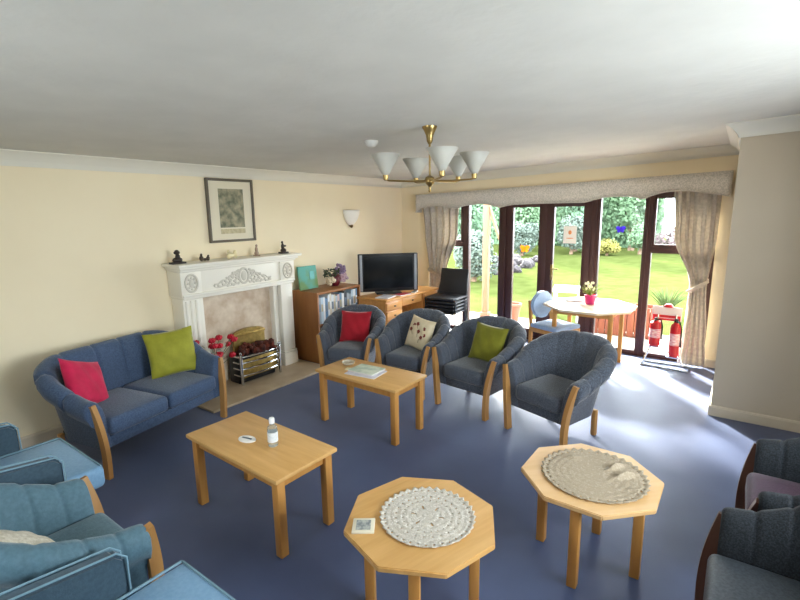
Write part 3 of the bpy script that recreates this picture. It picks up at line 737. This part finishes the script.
# magazines and ornament on second table
def flat(name, label, c, d, rz, mt, cat, page=None):
    t = thing(name, label, cat, c, rz)
    MB().box((0, 0, d[2]/2), (d[0], d[1], d[2]), bev=.001).build('pages', mat('page_edge', '#d9d7d2', .8), t)
    MB().box((0, 0, d[2]+.0006), (d[0]+.002, d[1]+.002, .0012)).build('cover', mt, t, smooth=0); return t
flat('magazine', 'lilac white magazine lying underneath on the coffee table by the armchairs', (2.0, -3.345, .47), (.29, .21, .006), .12, mat('lilac_cover', '#c6c2d6', .35, '#dedbe4', 9), 'magazine')
flat('magazine', 'pale green magazine lying on top on the coffee table by the armchairs', (1.985, -3.315, .478), (.25, .19, .014), .05, mat('green_cover', '#a9bfae', .3, '#d3ddcb', 14, contrast=(.4, .6)), 'magazine')
m = MB(); m.lathe([(.025, 0), (.05, .004), (.06, .025), (.055, .026), (.045, .01), (.02, .006)], seg=24)
rng = random.Random(2)
gb = m.build('glass_dish', mat('dish_glass', '#e6e0cf', .15, trans=.5), loc=(1.72, -3.25, .47)); tag(gb, 'small clear glass dish at the corner of the magazine table', 'dish')
o = MB().box((0, 0, .006), (.075, .05, .012), bev=.003).build('card_packet', mat('cream_card', '#e6dcb8', .6), loc=(1.835, -3.36, .47), rot=(0, 0, .3)); tag(o, 'small cream packet beside the magazines on the coffee table', 'packet')

# ------------------------------------------------------------------ bookcase and what stands on it
bk = thing('bookcase', 'low teak bookcase full of books beside the fireplace', 'bookcase', (.245, -1.985, 0))
BW, BD, BH = .78, .43, .868      # width along y, depth along x
for s in (-1, 1): MB().box((0, s*(BW/2-.012), BH/2), (BD, .024, BH), bev=.003).build('side_panel', TEAK, bk)
MB().box((0, 0, BH-.014), (BD+.004, BW-.05, .028), bev=.003).build('top', TEAK, bk)
for z in (.09, .47): MB().box((-.01, 0, z), (BD-.03, BW-.05, .022), bev=.002).build('shelf', TEAK, bk)
MB().box((-BD/2+.006, 0, BH/2), (.01, BW-.05, BH-.03)).build('back_panel', TEAK, bk, smooth=0)
MB().box((BD/2-.02, 0, .04), (.018, BW-.05, .075)).build('plinth', TEAK, bk, smooth=0)
cols = [('white', '#dfe0e0'), ('cream', '#d9cfb8'), ('pale blue', '#a9bccb'), ('white', '#e6e6e4'), ('grey', '#8f979d'), ('blue', '#5d7f9e'), ('white', '#d8dcde'), ('pale pink', '#d3b5ac'),
        ('dark', '#3b4048'), ('pale blue', '#b4c6d2'), ('white', '#e2e4e6'), ('cream', '#d5c9ac'), ('blue', '#6c8dab'), ('grey', '#a3aab0')]
ords = ['first', 'second', 'third', 'fourth', 'fifth', 'sixth', 'seventh', 'eighth', 'ninth', 'tenth', 'eleventh', 'twelfth', 'thirteenth', 'fourteenth', 'fifteenth', 'sixteenth', 'seventeenth', 'eighteenth', 'nineteenth', 'twentieth', 'twenty-first', 'twenty-second']
rng = random.Random(11)
def books(z, label_shelf, group, xfront, y0, y1, hr):
    y = y0; k = 0
    while y < y1 and k < 22:
        w = rng.uniform(.028, .05); h = rng.uniform(*hr); dpt = rng.uniform(.15, .19)
        nm, hx = cols[(k*5+int(z*10)) % len(cols)]
        b = thing('book', f'{nm} book, {ords[k]} from the left on the {label_shelf} shelf', 'book', (xfront-dpt/2, y+w/2, z), 0, group)
        m = MB(); m.box((0, -w/2+.0015, h/2), (dpt, .003, h)); m.box((0, w/2-.0015, h/2), (dpt, .003, h)); m.box((dpt/2-.0015, 0, h/2), (.003, w, h), bev=.001)
        c = mat('book_'+nm.replace(' ', '_')+hx[1:], hx, .55); m.build('cover', c, b, smooth=0)
        MB().box((-.003, 0, h/2), (dpt-.008, w-.007, h-.01)).build('pages', mat('page_edge', '#d9d7d2', .8), b, smooth=0)
        MB().box((dpt/2+.0006, 0, h*.6), (.001, w*.7, h*.28)).build('title_band', mat('spine_band%d' % (k % 3), ('#6f7f90', '#b7a98a', '#e9e9e6')[k % 3], .6), b, smooth=0)
        y += w+.001; k += 1
books(.481, 'upper', 'books on the upper bookcase shelf', .445, -2.345, -1.655, (.29, .35))
books(.101, 'lower', 'books on the lower bookcase shelf', .445, -2.345, -2.14, (.26, .33))
pt = thing('canvas_painting', 'small teal and green abstract canvas leaning on the bookcase by the mantel', 'painting', (.15, -2.22, .8685), 0)
ART = mat('teal_paint', '#5fa89b', .6, '#6f9460', 5, contrast=(.42, .58), detail=3)
MB().box((.0, 0, .145), (.02, .30, .285), rot=(0, -.12, 0), bev=.003).build('canvas', ART, pt)
MB().box((.013, .06, .17), (.004, .08, .10), rot=(0, -.12, 0)).build('painted_shape', mat('aqua_paint', '#7cc6c4', .6, '#4d8f84', 9), pt, smooth=0)
fa = thing('flower_arrangement', 'lilac and cream flower arrangement in dark red pot on the bookcase', 'flowers', (.22, -1.82, .8685))
MB().lathe([(.05, 0), (.075, .05), (.08, .1), (.06, .14), (.055, .145)], seg=22).build('pot', mat('dark_red_glaze', '#5c1220', .3), fa)
rng = random.Random(4)
def blob_flowers(c, r, n, mt, nm, sz):
    m = MB()
    for k in range(n):
        d = Vector((rng.gauss(0, 1), rng.gauss(0, 1), rng.gauss(0, 1))).normalized()*r*rng.uniform(.5, 1)
        p = Vector(c)+d
        m.ball(p, sz*rng.uniform(.7, 1.2), 1)
    m.build(nm, mt, fa)
blob_flowers((.0, .10, .20), .075, 60, mat('lilac_petal', '#9b86a6', .8), 'lilac_blooms', .02)
blob_flowers((.02, .13, .09), .07, 44, mat('pinkish_petal', '#d2b3bd', .8), 'pink_blooms', .022)
blob_flowers((.03, -.11, .075), .06, 40, mat('cream_petal', '#dccdb0', .8), 'cream_blooms', .022)
m = MB()
for k in range(110):
    a = rng.uniform(0, 2*PI); m.leaf((.06*math.cos(a), -.05+.11*math.sin(a), rng.uniform(.13, .22)), (rng.uniform(-1, 1), rng.uniform(-1, 1), .8), .06, .025)
m.build('leaves', mat('dark_leaf', '#4d5b43', .7), fa, smooth=0)

# ------------------------------------------------------------------ desk, television, things on the desk
dk = thing('desk', 'pine kneehole desk standing against the left wall in the corner', 'desk', (.725, -1.085, 0), -.03)
DW, DD, DH = 1.20, .50, .72
MB().box((0, 0, DH-.014), (DD, DW, .028), bev=.006).build('desktop', PINE, dk)
for s in (-1, 1):
    p = MB().box((-.005, s*(DW/2-.19), (DH-.03)/2+.015), (DD-.05, .34, DH-.06), bev=.003).build('pedestal', PINE, dk)
    for k, z in enumerate((.62, .50, .36, .18)):
        hh = (.10, .12, .14, .19)[k]
        d = MB().box((DD/2-.024, s*(DW/2-.19), z), (.016, .31, hh), bev=.004).build('drawer', PINE, p)
        MB().ball((DD/2-.008, s*(DW/2-.19), z), (.012, .02, .011), 2).build('knob', mat('pewter', '#6b5a44', .4, metal=.6), d)
d = MB().box((DD/2-.05, 0, .63), (.02, .44, .10), bev=.004).build('drawer', PINE, dk)
MB().ball((DD/2-.03, 0, .63), (.012, .02, .011), 2).build('knob', mat('pewter', '#6b5a44', .4, metal=.6), d)
MB().box((-DD/2+.03, 0, .4), (.016, DW-.7, .56)).build('modesty_panel', TEAK, dk, smooth=0)
tv = thing('television', 'flat screen television with silver sides standing on the pine desk', 'television', (.665, -1.26, .7205), math.radians(47))
# local: screen faces -Y
MB().box((0, 0, .285), (.80, .07, .50), bev=.01).build('casing', BLACK, tv)
MB().box((0, -.0365, .29), (.66, .003, .42)).build('screen', mat('tv_screen', '#0c0f12', .12, spec=.6), tv, smooth=0)
for s in (-1, 1): MB().box((s*.365, -.034, .285), (.034, .012, .48), bev=.004).build('side_strip', mat('silver_plastic', '#9a9da2', .4, metal=.2), tv)
m = MB(); m.box((0, .01, .012), (.34, .18, .022), bev=.008); m.box((0, .02, .05), (.12, .05, .08)); m.build('stand', BLACK, tv)
flat('magazine', 'white magazine with red printing on the front corner of the desk', (.82, -1.52, .7205), (.18, .25, .012), .2, mat('white_red_cover', '#e4e0e4', .35, '#c7c4cc', 6), 'magazine')
flat('folder', 'red folder lying beside the magazine on the desk', (.885, -1.25, .7205), (.13, .20, .012), -.15, mat('red_cover', '#b8173a', .4), 'folder')
flat('remote_control', 'dark remote control lying on the desk in front of the television', (.915, -1.0, .7205), (.05, .16, .016), .3, mat('remote_black', '#27282c', .5), 'remote')

# ------------------------------------------------------------------ stack of black chairs
GUN = mat('gunmetal', '#3a3b3f', .35, metal=.6)
def stack_chair(label, loc, rz, group):
    t = thing('stacking_chair', label, 'chair', loc, rz, group)
    m = MB(); m.box((0, 0, .455), (.44, .42, .034), bev=.014); m.build('seat', VINYL, t)
    m = MB(); m.box((0, .245, .64), (.42, .014, .36), rot=(-.22, 0, 0), bev=.006)
    m.build('backrest', VINYL, t)
    for s in (-1, 1):
        m = MB(); m.tube([(s*.235, -.19, 0), (s*.225, -.17, .44), (s*.225, -.15, .455), (s*.225, .16, .455), (s*.222, .2, .47), (s*.2, .25, .65)], .009, seg=8); m.build('leg', GUN, t)
        m = MB(); m.tube([(s*.235, .24, 0), (s*.228, .1, .44)], .009, seg=8); m.build('leg', GUN, t)
    return t
sl = ['bottom black chair of the stack under the left curtain', 'second black chair from the bottom of the stack by the window', 'middle black chair of the stack by the window',
      'second black chair from the top of the stack by the window', 'topmost black chair of the stack with its padded back showing']
sc0 = stack_chair(sl[0], (1.225, -.70, 0), .06, 'black stacking chairs by the window')
for k in range(1, 5): dup(sc0, (1.225, -.70, .046*k), .06, sl[k])

# ------------------------------------------------------------------ dining table group
DTC = (3.10, -.66)
dt = thing('dining_table', 'white topped octagonal dining table with wooden legs by the garden doors', 'dining table', (*DTC, 0), 0)
m = MB(); R = .51; m.prism([(R*math.cos(PI/8+k*PI/4), R*math.sin(PI/8+k*PI/4)) for k in range(8)], .695, .72)
bmesh.ops.bevel(m.bm, geom=list(m.bm.edges), offset=.005, segments=2, affect='EDGES'); m.build('tabletop', mat('pale_laminate', '#e4d6bd', .22, '#dccbb0', 4, stretch=(1, 8, 8)), dt)
m = MB()
for k in range(4):
    a = k*PI/2+PI/4; b = a+PI/2; p = Vector((.42*math.cos(a), .42*math.sin(a), 0)); q = Vector((.42*math.cos(b), .42*math.sin(b), 0)); mid = (p+q)/2
    m.box((mid.x, mid.y, .665), ((q-p).length, .02, .06), rot=(0, 0, math.atan2((q-p).y, (q-p).x)))
m.build('apron', OAKL, dt)
for k in range(4):
    a = k*PI/2+PI/4; MB().box((.42*math.cos(a), .42*math.sin(a), .3475), (.045, .045, .695), bev=.005).build('leg', OAKL, dt)
dc = thing('dining_chair', 'pale blue padded dining chair with rounded back at the dining table', 'chair', (2.76, -.80, 0), math.radians(68))
BLUEP = mat('pale_blue_fabric', '#8fa6c4', .8, '#9cb1cc', 60, bump=.15, sheen=.3)
cushion_block(-.21, .21, -.2, .19, .43, .48, .02, .01).build('seat', BLUEP, dc, smooth=60)
m = MB(); pl = [(.19*math.cos(a)*(1 if abs(math.cos(a)) < .95 else 1), .68+.16*math.sin(a)) for a in [2*PI*k/32 for k in range(32)]]
m.prism(pl, -.025, .025, axis='y'); bmesh.ops.bevel(m.bm, geom=list(m.bm.edges), offset=.018, segments=3, affect='EDGES')
m.build('backrest', BLUEP, dc, loc=(0, .205, .0), rot=(-.0, 0, 0))
m = MB()
for s in (-1, 1):
    m.box((s*.19, 0, .405), (.022, .36, .05), bev=.003)
m.box((0, -.18, .405), (.36, .022, .05), bev=.003); m.box((0, .18, .405), (.36, .022, .05), bev=.003); m.build('seat_frame', OAKL, dc)
for s in (-1, 1):
    MB().box((s*.19, -.18, .215), (.035, .035, .43), bev=.005).build('leg', OAKL, dc); MB().tube([(s*.185, .2, 0), (s*.185, .195, .45), (s*.17, .235, .74)], 0, sec=(.018, .014)).build('leg', OAKL, dc)
fpot = thing('potted_plant', 'green and white potted plant in pink pot on the dining table', 'plant', (3.10, -.64, .72))
MB().lathe([(.045, 0), (.05, .004), (.066, .105), (.07, .11), (.062, .112), (.058, .095)], seg=24).build('pot', mat('pink_glaze', '#c8206c', .35), fpot)
m = MB(); mw = MB(); rng = random.Random(6)
for k in range(34):
    a = rng.uniform(0, 2*PI); L = rng.uniform(.1, .19); el = rng.uniform(.5, 1.4)
    pts = []
    for j in range(6):
        t = j/5; pts.append((L*t*math.cos(a)*math.cos(el)*1.2, L*t*math.sin(a)*math.cos(el)*1.2, .1+L*math.sin(el)*t-.06*t*t*math.cos(el)))
    m.tube(pts, [.005*(1-t/6)+.001 for t in range(6)], seg=4)
for k in range(16):
    a = rng.uniform(0, 2*PI); r = rng.uniform(.01, .08); mw.ball((r*math.cos(a), r*math.sin(a), rng.uniform(.17, .25)), (.014, .014, .018), 1)
m.build('leaves', mat('plant_leaf', '#7d8f3c', .6), fpot, smooth=0); mw.build('blooms', mat('cream_bloom', '#f0e8c8', .7), fpot)
flat('notebook', 'grey notebook lying on the dining table left of the pink pot', (2.90, -.52, .7205), (.21, .15, .012), .15, mat('grey_cover', '#8b8d97', .5), 'notebook')

# ------------------------------------------------------------------ fire extinguishers on their stand
es = thing('extinguisher_stand', 'chrome tube stand with red and white sign behind the fire extinguishers', 'stand', (3.84, -.27, 0))
MB().tube([(-.22, .10, .012), (-.22, -.06, .012), (.26, -.10, .012), (.26, .10, .012), (-.20, .10, .012)], .011, seg=8).build('base', CHROME, es)
m = MB(); m.tube([(-.21, .05, .012), (-.13, .09, .25), (-.1, .10, .45), (-.09, .10, .6)], .01, seg=8); m.tube([(.2, .09, .012), (.1, .10, .3), (.09, .10, .6)], .01, seg=8); m.tube([(-.14, .0, .22), (-.14, .09, .245)], .012, seg=8)
m.box((-.10, .02, .235), (.13, .14, .012)); m.box((.1, .02, .135), (.13, .14, .012)); m.build('frame', CHROME, es)
sg = MB().box((-.01, .115, .60), (.30, .01, .16), bev=.004).build('sign', mat('sign_white', '#efecea', .4), es)
MB().box((-.01, .109, .555), (.28, .003, .06)).build('red_band', mat('sign_red', '#cf2a33', .4), sg, smooth=0)
MB().box((-.01, .1075, .55), (.2, .002, .012)).build('pale_stripe', mat('sign_stripe', '#d9c4cc', .4), sg, smooth=0)
MB().lathe([(.045, 0), (.05, .012), (.03, .035), (.006, .04)], (0, .115, .68), 18).build('red_knob', mat('sign_red', '#cf2a33', .4), es)
XR_ = mat('extinguisher_red', '#c01224', .3, coat=.3)
def extinguisher(label, loc, h, r, rz):
    t = thing('fire_extinguisher', label, 'fire extinguisher', loc, rz)
    MB().lathe([(r*.8, 0), (r, .012), (r, h*.74), (r*.86, h*.82), (r*.4, h*.88), (r*.36, h*.9)], seg=24).build('cylinder', XR_, t)
    m = MB(); m.lathe([(r*.36, h*.895), (r*.36, h*.95), (r*.2, h*.96)], seg=14); m.box((0, -.03, h*.95), (.02, .09, .012), rot=(.25, 0, 0)); m.box((0, -.03, h*.985), (.02, .1, .01), rot=(-.15, 0, 0)); m.build('valve', BLACK, t)
    MB().tube([(0, .02, h*.92), (r*.8, .03, h*.9), (r*1.15, .0, h*.7), (r*1.15, -.01, h*.25)], .009, seg=8).build('hose', BLACK, t)
    MB().lathe([(r*1.004, h*.3), (r*1.01, h*.31), (r*1.01, h*.6), (r*1.004, h*.61)], seg=24, cap=False).build('label_panel', mat('label_red_pale', '#d9808a', .5, '#f3dfdc', 30, stretch=(1, 1, 4)), t)
    return t
extinguisher('short stout red fire extinguisher on the left of the stand', (3.74, -.27, .2415), .33, .06, 0)
extinguisher('tall red fire extinguisher on the right beside the curtain', (3.94, -.27, .1415), .44, .052, .3)

# ------------------------------------------------------------------ garden
GZ = -.1
LAWN = mat('lawn_grass', '#343a1c', .95, '#3d4323', 3, bump=.6, bscale=40, detail=8, spec=0)
struct(MB().box((0, 18, GZ-.06), (60, 32.6, .1)).build('lawn', LAWN, smooth=0))
struct(MB().box((1.5, .99, GZ-.035), (14, 1.46, .07)).build('patio', mat('patio_slabs', '#847d73', .9, '#a39b8f', 2.2, kind='brick', contrast=(.0, .9)), smooth=0))
LV = [mat('leaf_mid', '#566a52', .7, '#70896a', 4, translucent=.25, spec=0), mat('leaf_blue', '#555f57', .7, '#6a756c', 4, translucent=.2, spec=0), mat('leaf_yellow', '#6f6b38', .7, '#7f7b48', 4, translucent=.25, spec=0),
      mat('leaf_dark', '#4f6452', .7, '#677f66', 4, translucent=.2, spec=0), mat('leaf_pinkish', '#7d6c6e', .7, '#8d7f80', 4, translucent=.2, spec=0)]
BARK = mat('bark', '#5b4838', .9, '#6d5846', 9, bump=.5)
def bush(name, label, cat, c, r, h, mt, n, lf, trunk=.0, seed=0, group=None):
    t = thing(name, label, cat, (c[0], c[1], GZ-.01), 0, group); rg = random.Random(seed)
    st = random.getstate(); random.seed(seed)
    m = MB(); lobes = [(Vector((rg.uniform(-.5, .5)*r[0], rg.uniform(-.5, .5)*r[1], trunk+(h-trunk)*rg.uniform(.3, .75))), rg.uniform(.4, .62)) for _ in range(9)]
    lobes.append((Vector((0, 0, trunk+(h-trunk)*.5)), .8))
    for k in range(n):
        L, sc = rg.choice(lobes); d = Vector((rg.gauss(0, 1), rg.gauss(0, 1), rg.gauss(0, 1))).normalized(); q = rg.uniform(.7, 1.0)*sc
        p = L+Vector((d.x*r[0]*q, d.y*r[1]*q, d.z*(h-trunk)*.5*q)); p.z = max(.03, min(h, p.z))
        m.leaf(p, d+Vector((rg.uniform(-.7, .7), rg.uniform(-.7, .7), rg.uniform(-.3, .9))), lf*rg.uniform(.7, 1.3), lf*.6)
    m.build('foliage', mt, t, smooth=0, recalc=False)
    m = MB(); m.tube([(0, 0, -.02), (.03, .02, max(.3, trunk)), (0, 0, h*.6)], [.05+.02*h, .04+.015*h, .02], seg=8)
    for k in range(4):
        a = rg.uniform(0, 6.28); m.tube([(0, 0, max(.15, trunk*.8)), (r[0]*.4*math.cos(a), r[1]*.4*math.sin(a), h*.6)], [.02+.008*h, .01], seg=6)
    m.build('trunk' if trunk else 'stem', BARK, t); random.setstate(st); return t
bush('tree', 'tall green tree at the far end of the lawn seen through the left door', 'tree', (-4.1, 15.8), (1.35, 1.1), 5.2, LV[0], 7000, .19, 0, 21)
bush('tree', 'tall green tree at the far end of the lawn behind the white notice', 'tree', (-1.85, 16.3), (1.0, .9), 5.2, LV[3], 7000, .19, 0, 22)
bush('tree', 'broad green tree behind the purple window sticker', 'tree', (.28, 17.9), (1.3, 1.0), 5.0, LV[0], 7000, .20, 0, 23)
bush('tree', 'dark tree at the left of the garden behind the post and shrub', 'tree', (-3.6, 9.2), (1.1, 1.1), 4.2, LV[3], 6500, .16, 0, 24)
bush('shrub', 'blue green shrub beside the garden post seen through the left window', 'shrub', (-1.45, 5.4), (.7, .6), 1.55, LV[1], 3600, .10, 0, 25)
bush('shrub', 'blue grey shrub below the tree seen through the left door', 'shrub', (-3.15, 13.2), (.9, .6), 1.5, LV[1], 3000, .12, 0, 26)
bush('shrub', 'blue grey shrub at the lawn end behind the white notice', 'shrub', (-1.55, 14.8), (.8, .6), 1.7, LV[1], 3000, .12, 0, 27)
bush('shrub', 'low yellow rounded shrub at the lawn end', 'shrub', (-.1, 14.9), (.62, .5), .8, LV[2], 2400, .10, 0, 28)
bush('shrub', 'bright green shrub right of the yellow shrub', 'shrub', (.95, 16.0), (.6, .55), 1.5, LV[0], 2400, .11, 0, 29)
bush('shrub', 'pale pinkish flowering shrub at the far right of the garden', 'shrub', (2.3, 17.2), (1.3, .6), 1.25, LV[4], 2800, .12, 0, 30)
hd = thing('hedge', 'tall pale green hedge running along the far garden boundary', 'hedge', (-4.6, 20.2, GZ)); random.seed(77)
MB().box((0, 0, 2.1), (11.6, .9, 4.2)).build('core', LV[3], hd, smooth=0)
m = MB()
for k in range(9000):
    x = random.uniform(-5.9, 5.9); z = random.uniform(0, 4.5+.25*math.sin(x*2.3)); m.leaf((x, random.uniform(-.75, -.45)+.12*math.sin(x*3+z*2), z), (random.uniform(-.6, .6), -1, random.uniform(-.2, .8)), random.uniform(.16, .3), .14)
m.build('foliage', LV[0], hd, smooth=0, recalc=False); random.seed(7)
# rockery bed on the left
rk = thing('rockery', 'low pile of pale grey pink rocks along the left of the lawn', 'rockery', (-2.0, 9.0, GZ)); m = MB(); rng = random.Random(8)
ROCK = mat('rock', '#2e2a2b', .95, '#3b3536', 6, bump=.5, bscale=12)
for k in range(46):
    m = MB(); x = rng.uniform(-.95, .7); y = rng.uniform(-2.2, 2.4); s = rng.uniform(.10, .22); m.ball((x-.12*y, y, s*.35), (s, s*.9, s*.8), 2, rot=(rng.random(), rng.random(), rng.random()*3))
    for v in m.bm.verts: v.co += Vector((rng.uniform(-1, 1), rng.uniform(-1, 1), rng.uniform(-1, 1)))*s*.1
    m.build('rock', ROCK, rk, smooth=0)
# post, pot, outdoor table, planter, ornamental grass
po = thing('garden_post', 'square timber post with slanting brace standing on the patio', 'post', (.77, 1.5, GZ))
MB().box((0, 0, 1.2), (.10, .10, 2.4), bev=.006).build('post', mat('weathered_timber', '#6a4e3a', .8, '#785a44', 5, stretch=(8, 8, 1)), po)
MB().tube([(.03, .0, 2.0), (.24, .02, 1.4)], 0, sec=(.025, .018)).build('brace', mat('weathered_timber', '#b58a5c', .8), po)
MB().box((0, 0, .04), (.15, .15, .08), bev=.006).build('foot', mat('terracotta', '#80503e', .8), po)
pp = thing('plant_pot', 'terracotta plant pot standing outside the left door', 'pot', (1.33, 1.42, GZ))
MB().lathe([(.09, 0), (.1, .01), (.135, .26), (.15, .27), (.15, .31), (.13, .31), (.12, .26)], seg=24).build('pot', mat('terracotta', '#80503e', .8), pp)
m = MB(); m.lathe([(.001, .27), (.124, .27)], seg=20, cap=False); m.build('soil', mat('soil', '#4a3527', .95), pp)
ot = thing('garden_table', 'small white garden table standing outside the doors behind the pink pot', 'garden table', (2.06, 2.05, GZ), .25)
MB().box((0, 0, .535), (.46, .66, .03), bev=.008).build('tabletop', mat('white_resin', '#eeeeea', .4), ot)
for sx_ in (-1, 1):
    for sy_ in (-1, 1): MB().box((sx_*.19, sy_*.28, .26), (.04, .04, .52), bev=.006).build('leg', mat('white_resin', '#eeeeea', .4), ot)
pl = thing('wooden_planter', 'reddish wooden planter box outside behind the dining table', 'planter', (3.12, 1.45, GZ))
m = MB()
for k in range(9): m.box((-.4+.1*k, -.15, .24), (.09, .02, .46), bev=.004); m.box((-.4+.1*k, .15, .24), (.09, .02, .46), bev=.004)
m.box((-.46, 0, .24), (.02, .3, .46)); m.box((.46, 0, .24), (.02, .3, .46)); m.build('slats', mat('red_cedar', '#6b3626', .8, '#7a4430', 5, stretch=(8, 8, 1)), pl)
MB().box((0, 0, .4), (.88, .28, .02)).build('soil', mat('soil', '#4a3527', .95), pl, smooth=0)
og = thing('ornamental_grass', 'clump of spiky pale green ornamental grass beyond the fire extinguishers', 'plant', (3.47, 3.3, GZ)); m = MB(); rng = random.Random(12)
for k in range(90):
    a = rng.uniform(0, 2*PI); L = rng.uniform(.3, .55); le = rng.uniform(.15, .7)
    pts = [(L*le*t*t*math.cos(a)+.05*math.cos(a), L*le*t*t*math.sin(a)+.05*math.sin(a), L*t*(1-.2*t*le)) for t in (0, .3, .6, .85, 1)]
    m.tube(pts, [.008, .009, .007, .004, .001], seg=3)
m.build('blades', mat('grass_blade', '#4d5c3c', .7, spec=0), og, smooth=0)

# ------------------------------------------------------------------ light
W = bpy.data.worlds.new('sky'); S.world = W; W.use_nodes = True
bg = W.node_tree.nodes['Background']; bg.inputs['Color'].default_value = (.86, .93, 1, 1); bg.inputs['Strength'].default_value = 22.0
sun_d = bpy.data.lights.new('sun', 'SUN'); sun_d.energy = 48; sun_d.angle = math.radians(7); sun_d.color = (1, .95, .86)
sun = bpy.data.objects.new('sun', sun_d); C.objects.link(sun)
az, el = math.radians(40), math.radians(30)
to_sun = Vector((-math.sin(az)*math.cos(el), math.cos(az)*math.cos(el), math.sin(el)))
sun.rotation_euler = to_sun.to_track_quat('Z', 'Y').to_euler(); sun.location = to_sun*20
def portal(name, loc, rot, sx_, sy_):
    d = bpy.data.lights.new(name, 'AREA'); d.shape = 'RECTANGLE'; d.size = sx_; d.size_y = sy_; d.cycles.is_portal = True
    o = bpy.data.objects.new(name, d); C.objects.link(o); o.location = loc; o.rotation_euler = rot
portal('window_portal', ((OX0+OX1)/2, .22, OZ/2), (-PI/2, 0, 0), OX1-OX0, OZ)
portal('window_portal', ((RX0+RX1)/2, YR-.14, (RZ0+RZ1)/2), (PI/2, 0, 0), RX1-RX0, RZ1-RZ0)
portal('window_portal', (XR+.13, (SY0+SY1)/2, (SZ0+SZ1)/2), (0, PI/2, 0), SZ1-SZ0, SY1-SY0)
S.view_settings.view_transform = 'Standard'; S.view_settings.look = 'None'; S.view_settings.gamma = 1
S.view_settings.exposure = 0.0
S.cycles.max_bounces = 10; S.cycles.diffuse_bounces = 6; S.cycles.transparent_max_bounces = 12; S.cycles.use_denoising = True
S.cycles.sample_clamp_indirect = 8
